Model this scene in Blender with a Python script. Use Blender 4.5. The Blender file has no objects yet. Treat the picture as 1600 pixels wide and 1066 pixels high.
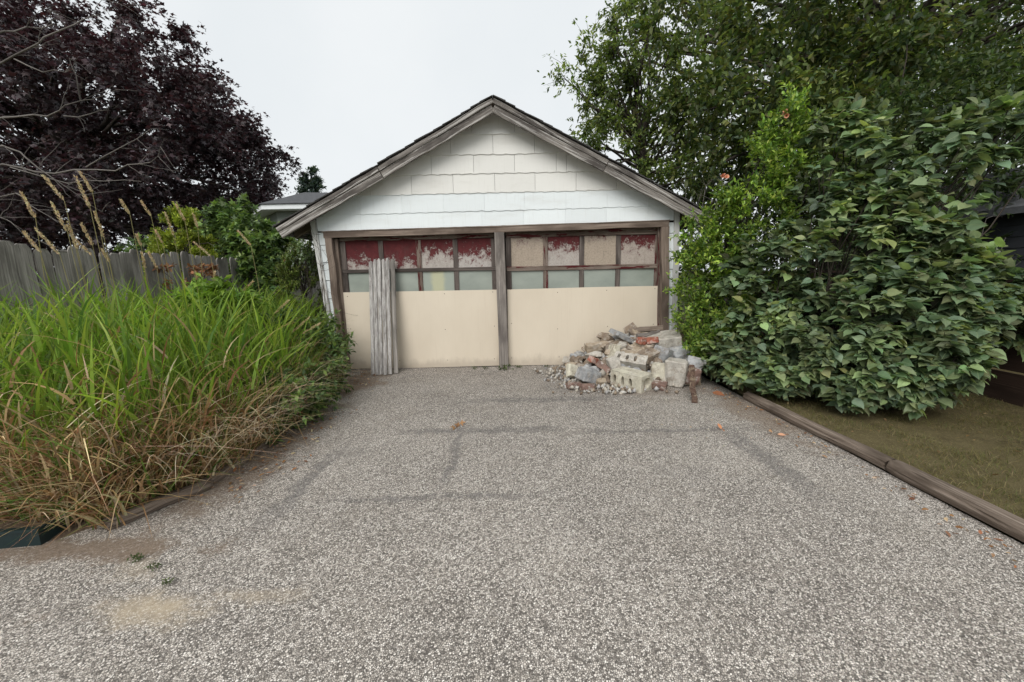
import bpy, bmesh, math, random
import numpy as np
from mathutils import Vector, Matrix, noise

# ------------------------------------------------------------------ camera, sky, sun, exposure
SC = bpy.context.scene
COL = SC.collection
rad = math.radians
cam_data = bpy.data.cameras.new("camera")
cam = bpy.data.objects.new("camera", cam_data)
COL.objects.link(cam)
cam_data.sensor_width = 36.0
cam_data.lens = 610.0 * 36.0 / 1600.0
cam_data.clip_start = 0.05
cam_data.clip_end = 3000.0
cam.matrix_world = (Matrix.Translation((0, 0, 1.48)) @
                    Matrix.Rotation(math.pi / 2 - math.atan(103 / 610.0), 4, 'X') @
                    Matrix.Rotation(rad(-1.2), 4, 'Z'))
SC.camera = cam

SUN_DIR = Vector((-0.25, -0.70, 0.67)).normalized()          # towards the sun, behind thin even cloud
world = bpy.data.worlds.new("World")
SC.world = world
world.use_nodes = True
wt = world.node_tree
for n in list(wt.nodes):
    wt.nodes.remove(n)
w_out = wt.nodes.new('ShaderNodeOutputWorld')
w_sky = wt.nodes.new('ShaderNodeTexSky')
w_sky.sky_type = 'NISHITA'
w_sky.sun_disc = False
w_sky.sun_elevation = math.asin(SUN_DIR.z)
w_sky.sun_rotation = math.atan2(SUN_DIR.x, SUN_DIR.y)
w_sky.dust_density = 4.0
w_hsv = wt.nodes.new('ShaderNodeHueSaturation')
w_hsv.inputs['Saturation'].default_value = 0.35
wt.links.new(w_sky.outputs[0], w_hsv.inputs['Color'])
w_b1 = wt.nodes.new('ShaderNodeBackground')
w_b1.inputs[1].default_value = 0.07
wt.links.new(w_hsv.outputs[0], w_b1.inputs[0])
w_tc = wt.nodes.new('ShaderNodeTexCoord')
w_ns = wt.nodes.new('ShaderNodeTexNoise')
w_ns.inputs['Scale'].default_value = 2.2
w_ns.inputs['Detail'].default_value = 5.0
wt.links.new(w_tc.outputs['Generated'], w_ns.inputs['Vector'])
w_rp = wt.nodes.new('ShaderNodeValToRGB')
w_rp.color_ramp.elements[0].position = 0.3
w_rp.color_ramp.elements[0].color = (0.53, 0.56, 0.578, 1)
w_rp.color_ramp.elements[1].position = 0.7
w_rp.color_ramp.elements[1].color = (0.59, 0.61, 0.62, 1)
wt.links.new(w_ns.outputs[0], w_rp.inputs[0])
w_b2 = wt.nodes.new('ShaderNodeBackground')
w_b2.inputs[1].default_value = 1.0
wt.links.new(w_rp.outputs[0], w_b2.inputs[0])
w_mx = wt.nodes.new('ShaderNodeMixShader')
w_mx.inputs[0].default_value = 0.90
wt.links.new(w_b1.outputs[0], w_mx.inputs[1])
wt.links.new(w_b2.outputs[0], w_mx.inputs[2])
wt.links.new(w_mx.outputs[0], w_out.inputs[0])

sun_data = bpy.data.lights.new("sun", 'SUN')
sun_data.energy = 1.5
sun_data.angle = rad(40)
sun_data.color = (1.0, 0.965, 0.92)
sun = bpy.data.objects.new("sun", sun_data)
COL.objects.link(sun)
sun.location = (0, -5, 30)
sun.rotation_euler = SUN_DIR.to_track_quat('Z', 'Y').to_euler()

SC.view_settings.view_transform = 'Standard'
SC.view_settings.look = 'None'
SC.view_settings.gamma = 1.0
SC.view_settings.exposure = 0.68
SC.view_settings.use_curve_mapping = False
SC.cycles.max_bounces = 5
SC.cycles.diffuse_bounces = 4
SC.cycles.glossy_bounces = 2
SC.cycles.transmission_bounces = 3
SC.cycles.caustics_reflective = False
SC.cycles.caustics_refractive = False
SC.cycles.transparent_max_bounces = 8
SC.cycles.use_adaptive_sampling = True
SC.cycles.adaptive_threshold = 0.02

# ------------------------------------------------------------------ helpers
ORG = {}
ZERO = np.zeros(3)


def rng_(s):
    return np.random.default_rng(s)


def props(o, label=None, cat=None, group=None, kind=None):
    if label: o['label'] = label
    if cat: o['category'] = cat
    if group: o['group'] = group
    if kind: o['kind'] = kind
    return o


def thing(name, loc, label, cat, group=None):
    o = bpy.data.objects.new(name, None)
    o.empty_display_size = 0.1
    COL.objects.link(o)
    o.location = loc
    ORG[o.name] = np.array(loc, float)
    return props(o, label, cat, group)


def place(name, me, parent, org):
    o = bpy.data.objects.new(name, me)
    COL.objects.link(o)
    org = np.array(org, float)
    if parent is not None:
        o.parent = parent
        o.location = tuple(org - ORG[parent.name])
    else:
        o.location = tuple(org)
    ORG[o.name] = org
    return o


def mesh_np(name, V, F, mat, uv=None, col=None, smooth=False):
    """V (n,3), F (m,k) all faces of k corners, col (n,3) point colours"""
    V = np.asarray(V, np.float32)
    F = np.asarray(F, np.int32)
    m, k = F.shape
    me = bpy.data.meshes.new(name)
    me.vertices.add(len(V))
    me.vertices.foreach_set('co', V.ravel())
    me.loops.add(m * k)
    me.loops.foreach_set('vertex_index', F.ravel())
    me.polygons.add(m)
    me.polygons.foreach_set('loop_start', np.arange(0, m * k, k, dtype=np.int32))
    me.polygons.foreach_set('loop_total', np.full(m, k, np.int32))
    if col is not None:
        a = me.color_attributes.new('Col', 'FLOAT_COLOR', 'POINT')
        c4 = np.ones((len(V), 4), np.float32)
        c4[:, :3] = col
        a.data.foreach_set('color', c4.ravel())
    if uv is not None:
        l = me.uv_layers.new(name='UVMap')
        l.data.foreach_set('uv', np.asarray(uv, np.float32)[F.ravel()].ravel())
    me.update(calc_edges=True)
    if smooth:
        me.polygons.foreach_set('use_smooth', np.ones(m, bool))
    if mat is not None:
        me.materials.append(mat)
    return me


def obj_np(name, V, F, mat, parent=None, uv=None, col=None, smooth=False, org=None):
    V = np.asarray(V, float)
    if org is None:
        org = np.array([V[:, 0].mean(), V[:, 1].mean(), V[:, 2].min()])
    me = mesh_np(name, V - org, F, mat, uv, col, smooth)
    return place(name, me, parent, org)


def obj_py(name, V, F, mat, parent=None, uvs=None, smooth=False, org=None):
    """mixed polygons; uvs: list per face of uv tuples"""
    V = np.asarray(V, float)
    if org is None:
        org = np.array([V[:, 0].mean(), V[:, 1].mean(), V[:, 2].min()])
    me = bpy.data.meshes.new(name)
    me.from_pydata([tuple(v) for v in (V - org)], [], F)
    if uvs is not None:
        l = me.uv_layers.new(name='UVMap')
        i = 0
        for f in uvs:
            for u in f:
                l.data[i].uv = u
                i += 1
    if smooth:
        for p in me.polygons: p.use_smooth = True
    me.materials.append(mat)
    me.update()
    return place(name, me, parent, org)


def nrm(a):
    a = np.asarray(a, float)
    return a / np.maximum(np.linalg.norm(a, axis=-1, keepdims=True), 1e-9)


def plank(name, p0, p1, w, t, wdir, mat, parent=None, n=6, jit=0.002, ch=0.004, seed=0, tip=None, butt=None, both=False):
    """a board from p0 to p1, w wide along wdir, t thick, chamfered edges, uneven along its length.
    tip: list of (fraction of length, width factor) that shape its end"""
    p0 = np.array(p0, float); p1 = np.array(p1, float)
    r = rng_(seed + 17)
    L = np.linalg.norm(p1 - p0)
    d = (p1 - p0) / L
    a = np.array(wdir, float); a -= d * a.dot(d); a /= np.linalg.norm(a)
    b = np.cross(d, a)
    c = min(ch, t * 0.45, w * 0.45)
    prof = np.array([[-w/2 + c, -t/2], [w/2 - c, -t/2], [w/2, -t/2 + c], [w/2, t/2 - c],
                     [w/2 - c, t/2], [-w/2 + c, t/2], [-w/2, t/2 - c], [-w/2, -t/2 + c]])
    per = np.concatenate([[0], np.cumsum(np.linalg.norm(np.roll(prof, -1, 0) - prof, axis=1))])
    ts = [(i / n, 1.0) for i in range(n + 1)]
    if tip:
        ts = [x for x in ts if x[0] < tip[0][0] - 1e-4] + list(tip)
    V, UV = [], []
    wob = r.normal(0, jit, (len(ts), 2))
    for i, (f, k) in enumerate(ts):
        o = p0 + d * L * f + a * wob[i, 0] + b * wob[i, 1] * 0.7
        for j in range(8):
            q = prof[j] * np.array([k, 1.0]) + r.normal(0, jit * 0.5, 2)
            V.append(o + a * q[0] + b * q[1])
    F, U = [], []
    for i in range(len(ts) - 1):
        for j in range(8):
            k = (j + 1) % 8
            F.append((i*8 + j, i*8 + k, (i+1)*8 + k, (i+1)*8 + j))
            v0, v1 = ts[i][0] * L, ts[i+1][0] * L
            U.append(((per[j], v0), (per[j+1], v0), (per[j+1], v1), (per[j], v1)))
    F.append(tuple(range(7, -1, -1)))
    U.append([(prof[j][0], prof[j][1]) for j in range(7, -1, -1)])
    e = (len(ts) - 1) * 8
    F.append(tuple(range(e, e + 8)))
    U.append([(prof[j][0], prof[j][1]) for j in range(8)])
    return obj_py(name, V, F, mat, parent, U)


def prism(name, poly, y0, y1, mat, parent=None, tilt=None, org=None):
    """polygon in x,z (counter-clockwise seen from -y) extruded from y0 (front) to y1 (back); tilt(z)->y offset"""
    n = len(poly)
    tl = tilt or (lambda z: 0.0)
    V = [(x, y0 + tl(z), z) for x, z in poly] + [(x, y1, z) for x, z in poly]
    F = [tuple(range(n)), tuple(range(2*n - 1, n - 1, -1))]
    U = [[(x, z) for x, z in poly], [(x, z) for x, z in poly[::-1]]]
    for i in range(n):
        j = (i + 1) % n
        F.append((j, i, n + i, n + j))
        U.append([(poly[j][0], poly[j][1]), (poly[i][0], poly[i][1]), (poly[i][0] + .01, poly[i][1]), (poly[j][0] + .01, poly[j][1])])
    return obj_py(name, V, F, mat, parent, U, org=org)


def tube_arrays(path, radii, sides=6, seed=0, rough=0.0):
    P = np.array(path, float)
    n = len(P)
    T = np.zeros_like(P)
    T[1:-1] = P[2:] - P[:-2]; T[0] = P[1] - P[0]; T[-1] = P[-1] - P[-2]
    T = nrm(T)
    ref = np.array([0.31, 0.17, 0.93]) if abs(T[:, 2]).mean() < 0.8 else np.array([0.9, 0.35, 0.1])
    A = nrm(np.cross(T, ref)); B = np.cross(T, A)
    ang = np.linspace(0, 2*math.pi, sides, endpoint=False)
    R = np.array(radii, float)[:, None, None]
    if rough:
        R = R * (1 + rng_(seed).normal(0, rough, (n, sides, 1)))
    V = P[:, None, :] + R * (np.cos(ang)[None, :, None] * A[:, None, :] + np.sin(ang)[None, :, None] * B[:, None, :])
    V = V.reshape(-1, 3)
    i = np.arange(n - 1)[:, None]; j = np.arange(sides)[None, :]; k = (j + 1) % sides
    F = np.stack([i*sides + j, i*sides + k, (i+1)*sides + k, (i+1)*sides + j], -1).reshape(-1, 4)
    u = np.tile(np.arange(sides) / sides * 2*math.pi * np.mean(radii), n)
    v = np.repeat(np.concatenate([[0], np.cumsum(np.linalg.norm(np.diff(P, axis=0), axis=1))]), sides)
    return V, F, np.stack([u, v], 1)


def join_arrays(parts):
    Vs, Fs, Us, o = [], [], [], 0
    for V, F, U in parts:
        Vs.append(V); Fs.append(F + o); Us.append(U); o += len(V)
    return np.concatenate(Vs), np.concatenate(Fs), np.concatenate(Us)


# ------------------------------------------------------------------ material helpers
class Mat:
    def __init__(s, name, rough=0.8, spec=0.3):
        s.m = bpy.data.materials.new(name)
        s.m.use_nodes = True
        s.t = s.m.node_tree
        s.b = s.t.nodes['Principled BSDF']
        s.out = s.t.nodes['Material Output']
        s.b.inputs['Roughness'].default_value = rough
        s.b.inputs['Specular IOR Level'].default_value = spec

    def n(s, typ, ins=None, **kw):
        nd = s.t.nodes.new('ShaderNode' + typ)
        for k, v in kw.items(): setattr(nd, k, v)
        for k, v in (ins or {}).items():
            if isinstance(v, bpy.types.NodeSocket): s.t.links.new(v, nd.inputs[k])
            else: nd.inputs[k].default_value = v
        return nd

    def link(s, a, b): s.t.links.new(a, b)

    def coord(s, kind='Object'): return s.n('TexCoord').outputs[kind]

    def geo(s): return s.n('NewGeometry').outputs['Position']

    def scale(s, v, sc, off=None):
        d = {'Vector': v, 'Scale': sc}
        nd = s.n('Mapping', d)
        if off is not None:
            s.link(off, nd.inputs['Location'])
        return nd.outputs[0]

    def rand(s, mul=20.0):
        r = s.n('ObjectInfo').outputs['Random']
        return s.n('CombineXYZ', {0: s.math('MULTIPLY', r, mul), 1: s.math('MULTIPLY', r, mul * 1.7), 2: s.math('MULTIPLY', r, mul * .6)}).outputs[0]

    def noise(s, v, sc=1.0, det=4.0, rough=0.55, dist=0.0, dim='3D'):
        return s.n('TexNoise', {'Vector': v, 'Scale': sc, 'Detail': det, 'Roughness': rough, 'Distortion': dist}).outputs[0]

    def math(s, op, a, b=0.0, clamp=False):
        nd = s.n('Math', operation=op, use_clamp=clamp)
        for i, x in enumerate((a, b)):
            if isinstance(x, bpy.types.NodeSocket): s.link(x, nd.inputs[i])
            else: nd.inputs[i].default_value = x
        return nd.outputs[0]

    def ramp(s, f, stops):
        nd = s.n('ValToRGB', {0: f})
        cr = nd.color_ramp
        while len(cr.elements) < len(stops): cr.elements.new(0.5)
        for e, (p, c) in zip(cr.elements, stops):
            e.position = p
            if isinstance(c, (int, float)): c = (c, c, c)
            e.color = (c[0], c[1], c[2], 1)
        return nd.outputs[0]

    def mix(s, f, a, b, mode='MIX'):
        nd = s.n('Mix', data_type='RGBA', blend_type=mode)
        for i, x in ((0, f), (6, a), (7, b)):
            if isinstance(x, bpy.types.NodeSocket): s.link(x, nd.inputs[i])
            elif i == 0: nd.inputs[0].default_value = x
            else: nd.inputs[i].default_value = (x[0], x[1], x[2], 1)
        return nd.outputs[2]

    def sstep(s, v, lo, hi):
        nd = s.n('MapRange', {'Value': v, 'From Min': lo, 'From Max': hi}, interpolation_type='SMOOTHSTEP')
        return nd.outputs[0]

    def sep(s, v):
        nd = s.n('SeparateXYZ', {0: v})
        return nd.outputs[0], nd.outputs[1], nd.outputs[2]

    def base(s, c):
        if isinstance(c, bpy.types.NodeSocket): s.link(c, s.b.inputs['Base Color'])
        else: s.b.inputs['Base Color'].default_value = (c[0], c[1], c[2], 1)
        return s

    def bump(s, h, strength=0.4, dist=0.01):
        nd = s.n('Bump', {'Height': h, 'Strength': strength, 'Distance': dist})
        s.link(nd.outputs[0], s.b.inputs['Normal'])
        return s


def wood_mat(name, dark, mid, light, paint=None, amt=0.5, psc=(7, 2.5), knots=True):
    m = Mat(name, 0.85, 0.2)
    uv = m.coord('UV'); off = m.rand()
    g = m.noise(m.scale(uv, (85, 1.6, 1), off), 1, 5, 0.62, 0.12)
    fine = m.noise(m.scale(uv, (300, 5, 1), off), 1, 3, 0.7)
    bl = m.noise(m.scale(uv, (5, 1.6, 1), off), 1, 4)
    c = m.ramp(g, [(0.28, dark), (0.5, mid), (0.72, light)])
    c = m.mix(m.sstep(bl, 0.42, 0.68), c, dark)
    c = m.mix(m.math('MULTIPLY', m.sstep(fine, 0.55, 0.75), 0.5), c, [x * .55 for x in dark])
    h = m.math('ADD', g, m.math('MULTIPLY', fine, 0.6))
    if paint:
        pn = m.noise(m.scale(uv, (psc[0] * 4, psc[1], 1), off), 1, 7, 0.68, 0.3)
        pm = m.sstep(pn, 0.5 + (0.5 - amt) * 0.5 - 0.02, 0.5 + (0.5 - amt) * 0.5 + 0.02)
        pc = m.mix(m.sstep(bl, 0.35, 0.7), paint, [x * .8 for x in paint])
        c = m.mix(pm, c, pc)
        h = m.math('ADD', h, m.math('MULTIPLY', pm, 1.2))
    m.base(c)
    m.bump(h, 0.5, 0.004)
    return m.m


def leaf_mat(name, rough=0.5, spec=0.35, trans=0.3, tint=(1.3, 1.35, 0.7), veins=False):
    m = Mat(name, rough, spec)
    col = m.n('Attribute', attribute_name='Col').outputs['Color']
    if veins:
        u, v, _ = m.sep(m.coord('UV'))
        au = m.math('ABSOLUTE', u)
        rib = m.sstep(au, .035, .008)
        sv = m.math('FRACT', m.math('MULTIPLY', m.math('SUBTRACT', v, m.math('MULTIPLY', au, .75)), 6.0))
        rib = m.math('MAXIMUM', rib, m.math('MULTIPLY', m.sstep(m.math('ABSOLUTE', m.math('SUBTRACT', sv, .5)), .12, .03), .45))
        bl = m.noise(m.geo(), 14, 4, .6)
        col = m.mix(1.0, col, m.ramp(bl, [(.3, .78), (.7, 1.22)]), 'MULTIPLY')
        col = m.mix(m.math('MULTIPLY', rib, .55), col, (.26, .33, .17))
        brown = m.sstep(m.noise(m.geo(), 9, 5, .7), .66, .72)
        col = m.mix(m.math('MULTIPLY', brown, .5), col, (.14, .10, .045))
    m.base(col)
    tr = m.n('BsdfTranslucent', {'Color': m.mix(1.0, col, tint, 'MULTIPLY')})
    mx = m.n('MixShader', {0: trans, 1: m.b.outputs[0], 2: tr.outputs[0]})
    m.link(mx.outputs[0], m.out.inputs[0])
    return m.m


# ------------------------------------------------------------------ materials
WOOD_GREY = wood_mat('weathered_grey_wood', (.12, .105, .095), (.24, .215, .195), (.40, .365, .33))
WOOD_FENCE = wood_mat('grey_fence_wood', (.13, .12, .108), (.29, .268, .245), (.46, .435, .405))
WOOD_BROWN = wood_mat('bare_brown_wood', (.10, .075, .06), (.20, .155, .125), (.32, .26, .215))
WOOD_RAKE = wood_mat('peeling_rake_paint', (.075, .066, .06), (.19, .172, .155), (.33, .305, .28), (.43, .41, .385), 0.40, (10, 1.4))
WOOD_TRIM = wood_mat('peeling_white_trim', (.16, .145, .13), (.31, .29, .265), (.45, .43, .40), (.62, .62, .60), 0.62, (6, 1.4))
WOOD_RED = wood_mat('red_flaking_rail', (.10, .075, .06), (.19, .15, .125), (.29, .245, .21), (.085, .014, .016), 0.42, (6, 3))
WOOD_DARKBROWN = wood_mat('dark_brown_stained_board', (.035, .022, .017), (.060, .038, .029), (.095, .062, .048))
WOOD_LOG = wood_mat('weathered_log', (.085, .065, .05), (.19, .15, .12), (.32, .265, .22))
WOOD_BOARDS = wood_mat('silver_board', (.20, .185, .175), (.32, .30, .285), (.43, .41, .39), (.48, .465, .445), 0.50, (18, 6))
WOOD_DOOR = wood_mat('recess_shaded_door_wood', (.055, .045, .04), (.115, .095, .085), (.19, .165, .148))  # dark door frame wood, with the recess shade put into its colour
BARK = wood_mat('bark', (.03, .025, .02), (.07, .058, .048), (.12, .10, .085))
BARK_PALE = wood_mat('pale_bark', (.10, .09, .082), (.185, .17, .155), (.27, .25, .23))


def siding_mat():
    m = Mat('white_siding_shingle', 0.65, 0.3)
    uv = m.coord('UV'); off = m.rand(3.0)
    px, py, pz = m.sep(m.geo())
    # warm ivory courses of replaced shingles above, cooler white ones below (different batches of shingle)
    warm = m.sstep(pz, 2.715, 2.725)
    top = m.sstep(pz, 3.55, 3.56)
    c = m.mix(warm, (.72, .765, .775), (.72, .715, .68))
    c = m.mix(top, c, (.72, .72, .70))
    r = m.n('ObjectInfo').outputs['Random']
    c = m.mix(1.0, c, m.ramp(r, [(0, .96), (1, 1.03)]), 'MULTIPLY')
    st = m.noise(m.scale(uv, (34, 3, 1), off), 1, 4, .6)
    c = m.mix(m.math('MULTIPLY', m.sstep(st, .5, .8), 0.16), c, (.42, .40, .36))
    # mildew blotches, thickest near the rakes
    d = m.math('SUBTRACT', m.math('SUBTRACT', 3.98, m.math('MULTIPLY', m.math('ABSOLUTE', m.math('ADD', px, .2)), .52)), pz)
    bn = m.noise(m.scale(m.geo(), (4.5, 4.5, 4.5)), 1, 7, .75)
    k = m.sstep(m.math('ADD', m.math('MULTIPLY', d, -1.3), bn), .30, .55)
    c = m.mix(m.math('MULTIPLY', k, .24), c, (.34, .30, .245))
    bn2 = m.noise(m.scale(m.geo(), (1.5, 1.5, 6)), 1, 5, .65)
    c = m.mix(m.math('MULTIPLY', m.sstep(bn2, .52, .75), .22), c, (.45, .43, .38))
    m.base(c)
    m.bump(m.math('ADD', m.noise(m.scale(uv, (90, 4, 1), off), 1, 3), m.math('MULTIPLY', bn, .6)), .18, .004)
    return m.m


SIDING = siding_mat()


def peel_mat(name, level, pale, seed):
    """red paint flaking off a board: level is the height (m) below which the bare ground coat shows"""
    m = Mat(name, 0.8, 0.2)
    uv = m.coord('UV')
    off = m.n('CombineXYZ', {0: seed * 3.1, 1: seed * 1.7, 2: 0.0}).outputs[0]
    u, v, _ = m.sep(uv)
    n1 = m.noise(m.scale(uv, (9, 8, 1), off), 1, 9, .70, .5)
    n2 = m.noise(m.scale(uv, (40, 36, 1), off), 1, 6, .75, .2)
    s = m.math('ADD', m.math('MULTIPLY', m.math('SUBTRACT', v, level), 2.0), m.math('MULTIPLY', m.math('SUBTRACT', n1, .5), 2.1))
    s = m.math('ADD', s, m.math('MULTIPLY', m.math('SUBTRACT', n2, .5), 1.25))
    k = m.sstep(s, -.16, .22)
    bare = m.ramp(n2, [(.25, [x * .55 for x in pale]), (.5, pale), (.75, [min(1, x * 1.2) for x in pale])])
    red = m.ramp(n1, [(.3, (.058, .016, .017)), (.55, (.098, .020, .022)), (.8, (.135, .036, .036))])
    edge = m.math('MULTIPLY', m.sstep(s, -.30, -.05), m.math('SUBTRACT', 1.0, k))
    c = m.mix(k, bare, red)
    c = m.mix(m.math('MULTIPLY', edge, .35), c, (.42, .36, .33))
    grime = m.noise(m.scale(uv, (14, 3, 1), off), 1, 5, .7)
    c = m.mix(m.math('MULTIPLY', m.sstep(grime, .5, .75), .4), c, (.10, .08, .07))
    m.base(c)
    m.bump(m.math('ADD', m.math('MULTIPLY', k, 1.0), m.math('MULTIPLY', n2, .5)), .6, .006)
    return m.m


def ply_mat():
    m = Mat('beige_painted_sheet', 0.7, 0.25)
    p = m.geo()
    a = m.noise(m.scale(p, (1.3, 1.3, .8)), 1, 5, .6)
    b = m.noise(m.scale(p, (60, 60, 1.5)), 1, 2, .5)
    c = m.ramp(a, [(.3, (.60, .525, .42)), (.7, (.67, .595, .485))])
    c = m.mix(m.math('MULTIPLY', m.sstep(b, .55, .8), .12), c, (.42, .34, .25))
    _, _, z = m.sep(p)
    spl = m.sstep(m.math('ADD', z, m.math('MULTIPLY', m.noise(m.scale(p, (6, 6, 3)), 1, 5, .7), -.35)), .02, -.14)
    c = m.mix(m.math('MULTIPLY', spl, .45), c, (.30, .25, .20))
    m.base(c)
    m.bump(b, .08, .002)
    return m.m


PLY = ply_mat()


def glass_mat():
    m = Mat('frosted_grey_glass', .32, .5)
    n = m.noise(m.scale(m.geo(), (2.5, 2.5, 4)), 1, 4)
    m.base(m.ramp(n, [(.3, (.235, .265, .235)), (.7, (.325, .355, .315))]))
    return m.m


def glass_yellow_mat():
    m = Mat('frosted_glass_with_yellow_patch', .32, .5)
    u, v, _ = m.sep(m.coord('UV'))
    n = m.noise(m.scale(m.coord('UV'), (6, 6, 1)), 1, 4)
    k = m.sstep(m.math('ADD', m.math('ABSOLUTE', m.math('SUBTRACT', u, -1.16)), m.math('MULTIPLY', n, .12)), .20, .12)
    m.base(m.mix(m.math('MULTIPLY', k, .8), (.30, .335, .295), (.47, .46, .30)))
    return m.m


GLASS = glass_mat()
GLASS_Y = glass_yellow_mat()


def simple_mat(name, c, rough=.8, var=.25, sc=8.0, bump=.2, spec=.3, bd=.01):
    m = Mat(name, rough, spec)
    p = m.coord('Object')
    off = m.rand(7)
    n = m.noise(m.scale(p, (sc, sc, sc), off), 1, 6, .65)
    m.base(m.ramp(n, [(.25, [x * (1 - var) for x in c]), (.75, [min(1, x * (1 + var)) for x in c])]))
    m.bump(n, bump, bd)
    return m.m


ROOFING = simple_mat('asphalt_roofing', (.055, .052, .05), .95, .4, 40, .6)
ROOF_FAR = simple_mat('grey_roof_shingle', (.085, .088, .094), .9, .3, 9, .5)
FASCIA_W = simple_mat('white_fascia', (.74, .77, .78), .6, .04, 2, .02)
WALL_GREEN = simple_mat('grey_green_wall', (.20, .225, .20), .8, .08, 2, .02)
SHED_GREY = simple_mat('dark_grey_siding', (.05, .053, .062), .7, .2, 3, .05)
DARK_IN = simple_mat('dark_interior', (.03, .028, .026), .9, .2)
TRAY = simple_mat('dark_green_plastic', (.008, .022, .024), .42, .3, 6, .05, .5)
METAL = simple_mat('rusty_screw', (.10, .07, .05), .6, .3)


def rock_mat(name, c, c2=None, sc=9.0, dust=(.62, .59, .54), amt=.35):
    m = Mat(name, .92, .15)
    p = m.coord('Object'); off = m.rand(9)
    n = m.noise(m.scale(p, (sc, sc, sc), off), 1, 7, .7)
    n2 = m.noise(m.scale(p, (sc * 5, sc * 5, sc * 5), off), 1, 4, .7)
    c2 = c2 or [x * .6 for x in c]
    cc = m.ramp(n, [(.3, c2), (.55, c), (.8, [min(1, x * 1.15) for x in c])])
    d = m.noise(m.scale(p, (sc * .8, sc * .8, sc * .8), off), 1.3, 6, .7)
    cc = m.mix(m.math('MULTIPLY', m.sstep(d, .5, .62), amt), cc, dust)
    cc = m.mix(m.math('MULTIPLY', m.sstep(n2, .52, .72), .5), cc, [x * .35 for x in c])
    dd = m.noise(m.scale(p, (sc * .6, sc * .6, sc * .6), off), 2.0, 7, .75)
    cc = m.mix(m.math('MULTIPLY', m.sstep(dd, .48, .66), .55), cc, (.17, .125, .085))
    m.base(cc)
    m.bump(m.math('ADD', n, m.math('MULTIPLY', n2, .5)), .7, .012)
    return m.m


R_CONC = rock_mat('pale_concrete', (.47, .44, .39))
R_CONC2 = rock_mat('cream_concrete', (.55, .52, .42), (.36, .33, .27))
R_GREY = rock_mat('blue_grey_concrete', (.36, .365, .37), (.22, .225, .23))
R_TAN = rock_mat('tan_mortar', (.40, .33, .25), (.22, .17, .12))
R_BROWN = rock_mat('brown_dirty_mortar', (.24, .19, .145), (.12, .09, .07))
R_BRICK = rock_mat('red_brick', (.34, .125, .085), (.21, .075, .052), amt=.45)
R_BRICK2 = rock_mat('dull_brick_face', (.22, .14, .115), (.11, .075, .065), amt=.6)
R_RUST = rock_mat('rusty_painted_stake', (.10, .062, .047), (.05, .032, .026), 14, (.34, .28, .20), .5)


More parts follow.
